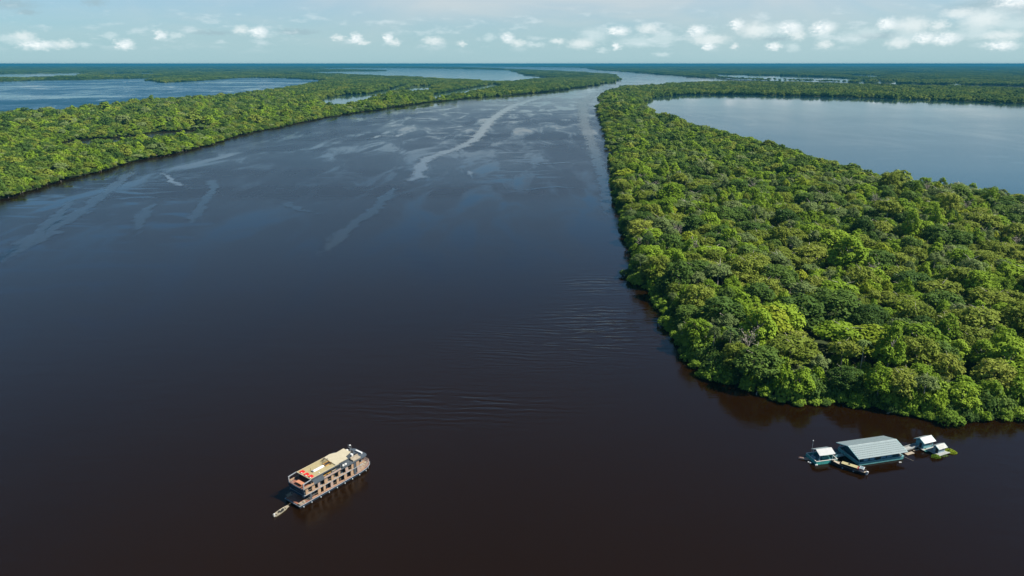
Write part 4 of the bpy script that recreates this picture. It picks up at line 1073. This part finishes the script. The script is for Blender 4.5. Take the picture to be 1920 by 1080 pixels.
for i, (y, lb) in enumerate(((10.0, 'ochre lounger under the boat roof edge, nearest the stern'), (11.7, 'ochre lounger under the boat roof edge, middle of three'), (13.4, 'ochre lounger under the boat roof edge, nearest the bow'))):
    e = onboat('deck_lounger', 2.35, y, Z3 + .17); tag(e, lb, 'lounger', 'loungers on the upper deck of the boat')
    B('seat', OCHRE if i < 2 else WOOD, lambda m: [m.box(-.34, .34, -.7, .3, .28, .36)] + [m.box(a, a + .07, b, b + .07, 0, .28) for a in (-.34, .27) for b in (-.68, .2)], e)
    B('backrest', OCHRE if i < 2 else WOOD, lambda m: m.prism([(-.34, .3), (.34, .3), (.34, .75), (-.34, .75)], [.30, .30, .62, .62], [.37, .37, .72, .72]), e)

# small open boat at the stern
def skiff(name, loc, rz, L, Wd, hm, im, label, cat, marks=True):
    e = empty(name, loc, rz); tag(e, label, cat)
    n = 9; secs = []
    for i in range(n):
        t = i / (n - 1); wv = Wd / 2 * (1 - max(0, (t - .45) / .55) ** 2.2 * .86) * (.86 + .14 * min(1, t / .2)); z = .42 + .25 * max(0, t - .5) ** 2 * 4 * .5
        secs.append((t * L - L / 2, wv, z))
    m = MB(); bm = m.bm; rings = []
    for y, wv, z in secs:
        prof = [(-wv, z), (-wv * .8, -.15), (0, -.22), (wv * .8, -.15), (wv, z), (wv * .9, z), (wv * .72, .1), (0, .06), (-wv * .72, .1), (-wv * .9, z)]
        rings.append([bm.verts.new((a, y, b)) for a, b in prof])
    for a, b in zip(rings[:-1], rings[1:]):
        for k in range(10): bm.faces.new((a[k], a[(k + 1) % 10], b[(k + 1) % 10], b[k]))
    bm.faces.new(rings[0]); bm.faces.new(rings[-1][::-1])
    m.build('hull', hm, e)
    for t in (.22, .42, .6): B('thwart', im, lambda q: q.box(-Wd * .40, Wd * .40, (t - .5) * L - .14, (t - .5) * L + .14, .24, .30), e)
    return e
sk = skiff('motor_skiff', (-64.75, 171.25, 0), R(-28), 5.3, 1.45, paint('worn_sand_paint', (0.27, 0.24, 0.173), .6, .2), DARK, 'narrow sand-coloured skiff tied behind the cruise boat', 'boat')
for q in ((-.5, .5, 1.5, 2.5, .30, .36), (-.56, .56, -1.9, -1.5, .26, .33)): B('deck_board', WOOD, lambda m: m.box(*q), sk)
for q in ((-.45, .1, -.9, -.35, .31, .5), (-.1, .45, -.1, .4, .31, .5), (-.4, .2, .65, .9, .31, .45)): B('seat_cushion', DARK, lambda m: m.box(*q), sk)
B('outboard_motor', WHITE, lambda m: [m.box(-.2, .2, -2.88, -2.5, .45, .95, .06), m.box(-.08, .08, -2.85, -2.66, -.3, .45)], sk)
B('tow_rope', WOOD, lambda m: m.tube((0, 2.6, .6), (.35, 3.6, .9), .025), sk)

# ------------------------------------------------------------------ floating house
TEAL = paint('teal_boards', (0.095, 0.265, 0.262), .6, .2, 1.2); TEALP = paint('pale_teal_rail', (0.22, 0.42, 0.43), .6, .15)
TEALD = paint('deep_teal_boards', (0.010, 0.070, 0.090), .6, .2); GREENW = paint('sea_green_boards', (0.09, 0.26, 0.20), .6, .18)
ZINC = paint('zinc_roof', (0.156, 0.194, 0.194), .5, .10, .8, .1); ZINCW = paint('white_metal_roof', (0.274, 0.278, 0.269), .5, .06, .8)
ZINCD = paint('shaded_roof_slope', (0.15, 0.18, 0.185), .6, .15); PALEB = paint('pale_blue_boards', (0.26, 0.38, 0.42), .6, .12); LOG = paint('wet_logs', (0.05, 0.042, 0.032), .7, .3)  # ZINCD: far slopes of the white roofs, shade painted as darker metal
GREYB = paint('grey_boards', (0.245, 0.252, 0.238), .7, .18)


def gable(par, u0, u1, v0, v1, ze, zr, near_mat, far_mat, rib=.9, trim=None):
    vm_ = (v0 + v1) / 2; th = .07
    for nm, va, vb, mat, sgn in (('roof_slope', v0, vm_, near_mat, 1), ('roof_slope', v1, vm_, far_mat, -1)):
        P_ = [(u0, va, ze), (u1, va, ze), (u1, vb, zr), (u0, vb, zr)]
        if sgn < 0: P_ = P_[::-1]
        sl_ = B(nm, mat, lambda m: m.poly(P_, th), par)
        k = max(2, int((u1 - u0) / rib)); n_ = Vector((0, -(zr - ze) * sgn, abs(vb - va))).normalized()
        def ribs(m):
            for i in range(k + 1):
                u = u0 + .05 + (u1 - u0 - .1) * i / k
                a = Vector((u, va, ze)) + n_ * .02; b = Vector((u, vb, zr)) + n_ * .02
                m.tube(a, b, .045, seg=4)
        tag(B('roof_ribs', mat, ribs, sl_), kind='stuff')
        def lap_boxes(m):
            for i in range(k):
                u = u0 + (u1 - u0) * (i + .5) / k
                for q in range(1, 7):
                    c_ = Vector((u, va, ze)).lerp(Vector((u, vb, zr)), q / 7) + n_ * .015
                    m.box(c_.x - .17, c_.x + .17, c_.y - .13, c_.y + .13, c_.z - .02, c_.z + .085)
        if k > 8 and sgn > 0: tag(B('roof_laps', paint('lap_shade_tone', (0.105, 0.135, 0.138), .7, .2), lap_boxes, sl_), kind='stuff')  # raised boxes at the sheet laps, their shadow put into a darker colour
    if trim:
        for u in (u0 - .06, u1 + .06):
            B('barge_board', trim, lambda m: [m.prism([(u - .04, a), (u + .04, a), (u + .04, b), (u - .04, b)], [za - .16, za - .16, zb - .16, zb - .16], [za + .05, za + .05, zb + .05, zb + .05]) for a, b, za, zb in ((v0, vm_, ze, zr), (vm_, v1, zr, ze))], par)
    B('ridge_cap', near_mat, lambda m: m.tube((u0, vm_, zr + .03), (u1, vm_, zr + .03), .09), par)


def plank_deck(par, u0, u1, v0, v1, z, mat, w_=.8):
    n = max(2, int((v1 - v0) / w_)); wd = (v1 - v0) / n; first = None
    for i in range(n):
        B('deck_plank', mat, lambda m: m.box(u0, u1, v0 + wd * i + .02, v0 + wd * (i + 1) - .02, z - .08, z), par)


def floats(par, u0, u1, v0, v1, n=5):
    for i in range(n):
        v = v0 + (v1 - v0) * (i + .5) / n
        B('float_log', LOG, lambda m: m.tube((u0 + .2, v, .05), (u1 - .2, v, .05), .38, seg=8), par)


house = empty('floating_house', (108.4, 194.9, 0), R(14.0)); tag(house, 'large floating house with grey ribbed gable roof and teal deck walls', 'house')
HU, HV = 16.4, 9.6
floats(house, .1, HU - .1, .1, HV - .1, 5)
plank_deck(house, .05, HU - .05, .05, HV - .05, .55, GREYB, .95)
def parapet(par, u0, u1, v0, v1, z0, z1, mat, cap, gaps=()):
    t_ = .10
    for nm, a in (('front', (u0, u1, v0, v0 + t_)), ('back', (u0, u1, v1 - t_, v1)), ('side', (u0, u0 + t_, v0 + t_, v1 - t_)), ('side', (u1 - t_, u1, v0 + t_, v1 - t_))):
        w1 = B('deck_wall', mat, lambda m: m.box(a[0], a[1], a[2], a[3], z0, z1), par)
        B('cap_rail', cap, lambda m: m.box(a[0] - .05, a[1] + .05, a[2] - .05, a[3] + .05, z1 + .002, z1 + .10), w1)
parapet(house, -.1, HU + .1, -.1, HV + .1, .12, 1.15, TEAL, TEALP)
wl = B('house_wall', TEALD, lambda m: [m.box(1.2, HU - 1.6, .45, .60, .55, 3.1), m.box(1.2, HU - 1.6, HV - 1.25, HV - 1.1, .55, 3.1), m.box(1.2, 1.35, .61, HV - 1.26, .55, 3.3), m.box(HU - 1.75, HU - 1.6, .61, HV - 1.26, .55, 3.3)], house)
for u in (1.9, 4.1, 8.3, 10.5): 
    wi = B('window', PALEGLASS, lambda m: m.box(u, u + 1.7, .38, .445, 1.3, 2.4), house)
    B('frame', TEALP, lambda m: [m.box(u - .08, u + 1.78, .34, .38, 1.22, 1.3), m.box(u - .08, u + 1.78, .34, .38, 2.4, 2.48), m.box(u + .82, u + .88, .34, .38, 1.3, 2.4)], wi)
dr = B('door', DARK, lambda m: m.box(6.6, 7.7, .37, .446, .56, 2.5), house)
B('handle', GREYM, lambda m: m.box(7.5, 7.58, .33, .37, 1.5, 1.62), dr)
for u in (.2, 4.2, 8.2, 12.2, 16.0):
    for v in (.25, HV - .25): B('post', TEALP, lambda m: m.box(u - .06, u + .06, v - .06, v + .06, .56, 3.0), house)
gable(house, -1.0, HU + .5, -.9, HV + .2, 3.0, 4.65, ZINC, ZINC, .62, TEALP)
B('gable_wall', TEALD, lambda m: [m.poly([(1.25, .0, 3.0), (1.25, HV - .8, 3.0), (1.25, HV / 2 - .4, 4.45)], .05)], house)
for q, lb in (((15.5, .95, .8, .9, .95), 'larger wooden crate on the house deck corner'), ((15.45, 2.2, .5, .8, .65), 'smaller wooden crate on the house deck corner')):
    a_ = R(14.0); e = empty('crate', (108.4 + q[0] * math.cos(a_) - q[1] * math.sin(a_), 194.9 + q[0] * math.sin(a_) + q[1] * math.cos(a_), .555), a_); tag(e, lb, 'crate', 'crates on the house deck')
    B('box', WOOD, lambda m: m.box(-q[2] / 2, q[2] / 2, -q[3] / 2, q[3] / 2, 0, q[4], .03), e); B('lid', GREYB, lambda m: m.box(-q[2] / 2 - .04, q[2] / 2 + .04, -q[3] / 2 - .04, q[3] / 2 + .04, q[4] + .002, q[4] + .06), e)
B('mooring_rope', WOOD, lambda m: m.tube((HU, .0, 1.0), (HU + 2.6, -1.6, .0), .035), house)

pav = empty('floating_pavilion', (95.3, 195.4, 0), R(12.5)); tag(pav, 'open floating pavilion with white metal roof inside teal plank fence', 'pavilion')
PU, PV = 7.3, 5.2
floats(pav, .1, PU - .1, .1, PV - .1, 3); plank_deck(pav, .05, PU - .05, .05, PV - .05, .5, TEALD, .85)
parapet(pav, -.1, PU + .1, -.1, PV + .1, .08, 1.25, paint('green_teal_boards', (0.045, 0.27, 0.235), .6, .2), paint('bleached_rail', (0.48, 0.47, 0.42), .7, .12))
for u in (1.7, 6.2):
    for v in (.9, 4.3): B('post', PALEB, lambda m: m.box(u - .07, u + .07, v - .07, v + .07, .5, 2.85), pav)
gable(pav, 1.3, 6.7, .4, 4.9, 2.85, 3.85, ZINCW, ZINCD, .9, ZINCW)
for q in ((3.1, 5.6, 1.3, 2.1, .51, 1.5, .03), (4.2, 6.1, 2.9, 3.4, .51, 1.6, .03)): B('counter', GREENW, lambda m: m.box(*q), pav)
for i, (x, y, lb) in enumerate(((1.0, 2.6, 'pale blue barrel at the pavilion fence, middle of three'), (.9, 3.5, 'pale blue barrel in the far corner of the pavilion fence'), (1.8, 1.3, 'small pale blue barrel near the pavilion front'))):
    a_ = R(12.5); e = empty('barrel', (95.3 + x * math.cos(a_) - y * math.sin(a_), 195.4 + x * math.sin(a_) + y * math.cos(a_), .505)); tag(e, lb, 'barrel', 'barrels on the pavilion deck')
    h_ = .84 if i < 2 else .7
    B('drum', PALEB, lambda m: m.tube((0, 0, 0), (0, 0, h_), .33, seg=10), e); B('lid', GREYM, lambda m: m.tube((0, 0, h_ + .002), (0, 0, h_ + .05), .29, seg=10), e)
mp = empty('light_pole', (96.0, 201.05, 0)); tag(mp, 'thin grey pole with a white lamp head beside the pavilion', 'pole')
B('pole', GREYM, lambda m: m.tube((0, 0, -.5), (0, 0, 5.3), .055), mp); B('lamp_head', WHITE, lambda m: m.ball((0, 0, 5.4), .2, 1, 1, 1.2, 2), mp, smooth=True)

br = empty('footbridge', (102.6, 198.6, 0), R(22)); tag(br, 'short teal footbridge between pavilion and grey-roofed house', 'bridge')
plank_deck(br, 0, 4.0, 0, 1.5, .62, GREYB, .5)
for v in (.04, 1.46): B('handrail', TEALP, lambda m: m.rail([(0, v), (4.0, v)], .85, .6, .05, 1.0, 1), br)
B('float_log', LOG, lambda m: m.tube((0, .75, .1), (4, .75, .1), .35, seg=8), br)

# moored river launch
lb_ = empty('moored_launch', (104.35, 193.35, 0), R(52)); tag(lb_, 'long dark launch with cream cabin roof moored at the pavilion', 'boat')
HULLB = paint('black_hull', (0.018, 0.015, 0.020), .4, .3); L_ = 10.2
n = 11; m = MB(); rings = []
for i in range(n):
    t = i / (n - 1); wv = 1.05 * (1 - max(0, (t - .5) / .5) ** 2.4 * .93) * (.9 + .1 * min(1, t / .15)); z = .92 + .75 * max(0, t - .45) ** 2 * 1.8
    rings.append([m.bm.verts.new((a, t * L_ - L_ / 2, b)) for a, b in ((-wv, z), (-wv * .78, -.2), (0, -.35), (wv * .78, -.2), (wv, z), (wv * .9, z), (wv * .75, .6), (0, .55), (-wv * .75, .6), (-wv * .9, z))])
for a, b in zip(rings[:-1], rings[1:]):
    for k in range(10): m.bm.faces.new((a[k], a[(k + 1) % 10], b[(k + 1) % 10], b[k]))
m.bm.faces.new(rings[0]); m.bm.faces.new(rings[-1][::-1])
m.build('hull', HULLB, lb_)
def gun(m):
    pts = []
    for i in range(n):
        t = i / (n - 1); wv = 1.05 * (1 - max(0, (t - .5) / .5) ** 2.4 * .93) * (.9 + .1 * min(1, t / .15)); z = .94 + .75 * max(0, t - .45) ** 2 * 1.8; pts.append((wv, t * L_ - L_ / 2, z))
    for s in (-1, 1):
        for a, b in zip(pts[:-1], pts[1:]): m.tube((a[0] * s, a[1], a[2]), (b[0] * s, b[1], b[2]), .05, seg=5)
B('gunwale', WOOD, gun, lb_)
YEL = paint('cream_canvas', (0.266, 0.231, 0.116), .7, .1)
B('cabin_roof', YEL, lambda m: m.prism([(-.85, -2.6), (.85, -2.6), (.8, 2.0), (-.8, 2.0)], 1.50, 1.58), lb_)
for q in ((.74, .78), (-.78, -.74)): B('cabin_side', HULLB, lambda m: m.box(*q, -2.5, 1.9, .6, 1.49), lb_)
B('fore_deck', WOOD, lambda m: m.prism([(-.62, 2.6), (.62, 2.6), (.34, 4.3), (-.34, 4.3)], .9, [1.0, 1.0, 1.25, 1.25]), lb_)
B('roof_box', DARK, lambda m: [m.box(-.1, .35, -.4, .1, 1.58, 1.8), m.tube((.1, -.1, 1.75), (.1, -.1, 2.3), .05)], lb_)
B('red_curtain', paint('dull_red', (0.22, 0.05, 0.04), .8, .2), lambda m: m.box(-.8, .8, -3.2, -2.65, .9, 1.5), lb_)
aw = B('stern_awning', WHITE, lambda m: m.box(-.85, .85, -4.5, -3.2, 1.78, 1.84), lb_)
B('solar_panel', paint('grey_panel', (0.12, 0.16, 0.17), .3, .1), lambda m: m.box(-.68, .68, -4.35, -3.35, 1.845, 1.89), aw)
for x in (-.75, .75):
    for y in (-4.4, -3.3): B('awning_post', WHITE, lambda m: m.tube((x, y, .9), (x, y, 1.78), .04), lb_)
for x, y in ((1.0, -1.2), (1.0, .4), (-1.02, -1.8), (-1.02, 1.4)): B('tyre_fender', RUBBER, lambda m: m.ball((x, y, .25), .24, .5, 1, 1, 1), lb_)
B('outboard_motor', WHITE, lambda m: [m.box(-.28, .28, -5.75, -5.2, .5, 1.15, .06), m.box(-.1, .1, -5.6, -5.3, -.3, .5)], lb_)
B('stern_seat', WOOD, lambda m: m.box(-.8, .8, -5.05, -4.6, .45, .62), lb_)

cn = skiff('canoe', (93.1, 198.9, 0), R(75), 3.6, .95, paint('pink_wood', (0.42, 0.27, 0.22), .7, .2), WOOD, 'small pinkish wooden canoe beside the pavilion fence', 'boat')
for i, (px, py, lb) in enumerate(((1516.5, 867, 'white float under the pavilion side, upper of two'), (1520, 868.5, 'white float under the pavilion side, lower of two'), (1530.5, 872.5, 'large white float at the pavilion front corner'), (1687.5, 867.5, 'small white float in front of the grey-roofed house'), (1623, 890, 'small white float behind the moored launch'))):
    gx, gy = ground(px, py); e = empty('float_buoy', (gx, gy, 0)); tag(e, lb, 'float', 'white floats around the floating house')
    B('drum', WHITE, lambda m: m.tube((-.35, 0, .12), (.35, 0, .12), .28 if i == 2 else .2, seg=10), e); B('strap', WOOD, lambda m: m.tube((-.06, 0, .12), (.06, 0, .12), .30 if i == 2 else .22, seg=10), e)

# two huts and their walkway
def hut(name, loc, rz, U, V, ze, zr, wall, label, near, far, plat):
    e = empty(name, loc, rz); tag(e, label, 'hut')
    floats(e, -U / 2 - plat, U / 2 + plat, -V / 2 - plat, V / 2 + plat, 3); plank_deck(e, -U / 2 - plat, U / 2 + plat, -V / 2 - plat, V / 2 + plat, .45, GREYB, .8)
    a, b = U / 2 - .45, V / 2 - .5
    B('wall', wall, lambda m: [m.box(-a, a, -b, -b + .1, .45, ze + .12), m.box(-a, a, b - .1, b, .45, ze + .12), m.box(a - .1, a, -b + .11, b - .11, .45, ze + .1), m.box(-a, -a + .1, -b + .11, b - .11, .45, ze + .1)], e)
    for u in (-a + .09, a - .02): B('gable_wall', wall, lambda m: m.poly([(u, -b, ze + .13), (u, b, ze + .13), (u, 0, zr - .08)], .08), e)
    w_ = B('window', GLASS, lambda m: m.box(a * .25, a * .7, -b - .03, -b - .004, 1.3, 2.0), e)
    B('frame', TEALP, lambda m: [m.box(a * .25 - .06, a * .7 + .06, -b - .06, -b - .032, 1.22, 1.3), m.box(a * .25 - .06, a * .7 + .06, -b - .06, -b - .032, 2.0, 2.08)], w_)
    d_ = B('door', DARK, lambda m: m.box(-a - .03, -a - .004, -.75, .1, .46, 2.1), e); B('handle', GREYM, lambda m: m.box(-a - .08, -a - .03, -.1, -.02, 1.2, 1.3), d_)
    gable(e, -U / 2, U / 2, -V / 2, V / 2, ze, zr, near, far, .8, TEALP)
    return e
h1 = hut('floating_hut', (135.2, 206.6, 0), R(21), 5.0, 4.0, 2.6, 3.75, paint('light_teal_boards', (0.13, 0.30, 0.33), .6, .15), 'taller pale teal hut with bright white roof at the walkway end', ZINCW, ZINCD, .25)
B('green_skirt', GREENW, lambda m: m.box(-2.6, 2.7, -2.9, -2.3, .2, .42), h1)
h2 = hut('floating_hut', (138.0, 203.1, 0), R(24), 3.9, 2.9, 2.1, 2.95, paint('grey_blue_boards', (0.24, 0.31, 0.34), .6, .15), 'smaller grey-blue hut on a low raft among floating plants', paint('pale_patched_roof', (0.249, 0.249, 0.229), .6, .12), ZINCD, .75)
wk = empty('walkway', (126.2, 202.5, 0), R(25.5)); tag(wk, 'long pale walkway leading from the grey-roofed house to the huts', 'walkway')
plank_deck(wk, 0, 7.6, 0, 1.6, .6, GREYB, .55)
for v in (.04, 1.56): B('side_board', GREYB if v > 1 else paint('white_boards', (0.34, 0.354, 0.34), .6, .12), lambda m: m.box(0, 7.6, v - .04, v + .04, .605, 1.15), wk)
for v in (.4, 1.2): B('float_log', LOG, lambda m: m.tube((0, v, .1), (7.6, v, .1), .33, seg=8), wk)
rt = empty('plank_raft', (128.2, 202.2, 0), R(22)); tag(rt, 'low bleached plank raft between the house and the huts', 'raft')
plank_deck(rt, -1.6, 1.6, -.6, .6, .22, WOOD, .4); [B('crossbeam', LOG, lambda m: m.box(u, u + .2, -.65, .65, .0, .135), rt) for u in (-1.2, 1.0)]
pk = empty('floating_plank', (131.9, 204.6, 0), R(20)); tag(pk, 'single bleached plank floating below the walkway', 'plank')
B('board', WOOD, lambda m: m.box(-1.5, 1.5, -.2, .2, .0, .12), pk); [B('cleat', LOG, lambda m: m.box(u, u + .14, -.24, .24, .122, .18), pk) for u in (-1.1, .9)]

# mats of floating plants
def plant_mat(loc, ru, rv, h, fol, seed, label):
    e = empty('floating_plants', loc); tag(e, label, 'plants')
    g = np.random.default_rng(seed); n = int(ru * rv * 210) + 60
    a = g.uniform(0, 6.283, n); q = np.sqrt(g.random(n)); lump = .55 + .45 * np.sin(a * 3 + seed) * g.uniform(.6, 1, n)
    cen = np.stack([np.cos(a) * q * ru * (.75 + .25 * lump), np.sin(a) * q * rv * (.75 + .25 * lump), (.06 + h * (1 - q ** 2) * g.uniform(.3, 1, n))], 1)
    link(bpy.data.objects.new('leaves', leaf_mesh('leaves', cen, g.normal(size=(n, 3)) * .45 + (0, 0, 1), g.uniform(.28, .55, n), g.random(n), LEAF[fol])), e)
    B('stems', LOG, lambda m: [m.tube((x, y, -.1), (x + .05, y, h * .6), .03, seg=4) for x, y in ((0, 0), (ru * .4, rv * .2), (-ru * .35, -rv * .25), (ru * .1, -rv * .4))], e)
plant_mat((135.6, 200.3, 0), 1.6, 1.1, .7, 'bright', 3, 'bright green floating plants at the raft corner nearest the camera')
plant_mat((141.9, 203.4, 0), 2.3, 1.7, .8, 'yellow', 4, 'yellow-green floating plants beyond the smaller hut')
plant_mat((134.3, 204.6, 0), 1.1, .6, .5, 'shrub', 6, 'patch of floating plants between the two huts')
plant_mat((138.6, 200.9, 0), 1.5, .5, .35, 'grey', 8, 'pale fringe of floating plants along the smaller hut raft')

# bleached branches stranded along the near shore
for i, (px, py, L_, rz, lb) in enumerate(((1672, 774, 4.5, .3, 'bleached fallen branch at the shore behind the grey-roofed house'), (1230, 556, 4.0, 2.2, 'pale drifting branch at the river shore headland'), (1420, 738, 3.2, 1.1, 'grey branch lying in the water below the near trees'), (1768, 786, 3.6, -.4, 'bleached branch in the water behind the two huts'), (1262, 626, 5.0, 1.7, 'long pale trunk fallen from the river shore'))):
    gx, gy = ground(px, py); e = empty('driftwood', (gx, gy, 0), rz); tag(e, lb, 'driftwood', 'driftwood along the peninsula shore')
    r_ = random.Random(i); v, f = [], []
    limb(v, f, [(-L_ / 2, 0, -.1), (-L_ * .1, .25, .3), (L_ * .3, .1, .55), (L_ / 2, -.3, .9)], [.24, .2, .15, .06], 6)
    link(bpy.data.objects.new('stem', quad_mesh('stem', v, f, BARK)), e)
    for k in range(4):
        v, f = [], []; x0 = L_ * r_.uniform(-.1, .4)
        limb(v, f, [(x0, .15, .4), (x0 + r_.uniform(.2, .8), r_.uniform(-.9, .9), .8), (x0 + r_.uniform(.6, 1.5), r_.uniform(-1.6, 1.6), r_.uniform(.5, 1.6))], [.09, .06, .02], 4)
        link(bpy.data.objects.new('branch', quad_mesh('branch', v, f, BARK)), e)
# ------------------------------------------------------------------ the air
hb = MB(); hb.box(-140000, 140000, -2500, 140000, -1.2, 124.0)
hz, ht, ho = new_mat('humid_air')
pv = ht.node('ShaderNodeVolumePrincipled'); pv.inputs['Color'].default_value = (0.030, 0.19, 0.30, 1); pv.inputs['Density'].default_value = 5.4e-5
pv.inputs['Anisotropy'].default_value = 0.0
ht.l.new(pv.outputs[0], ho.inputs['Volume'])
tag(hb.build('haze', hz), 'pale blue humid haze over the far forest', None, None, 'stuff')
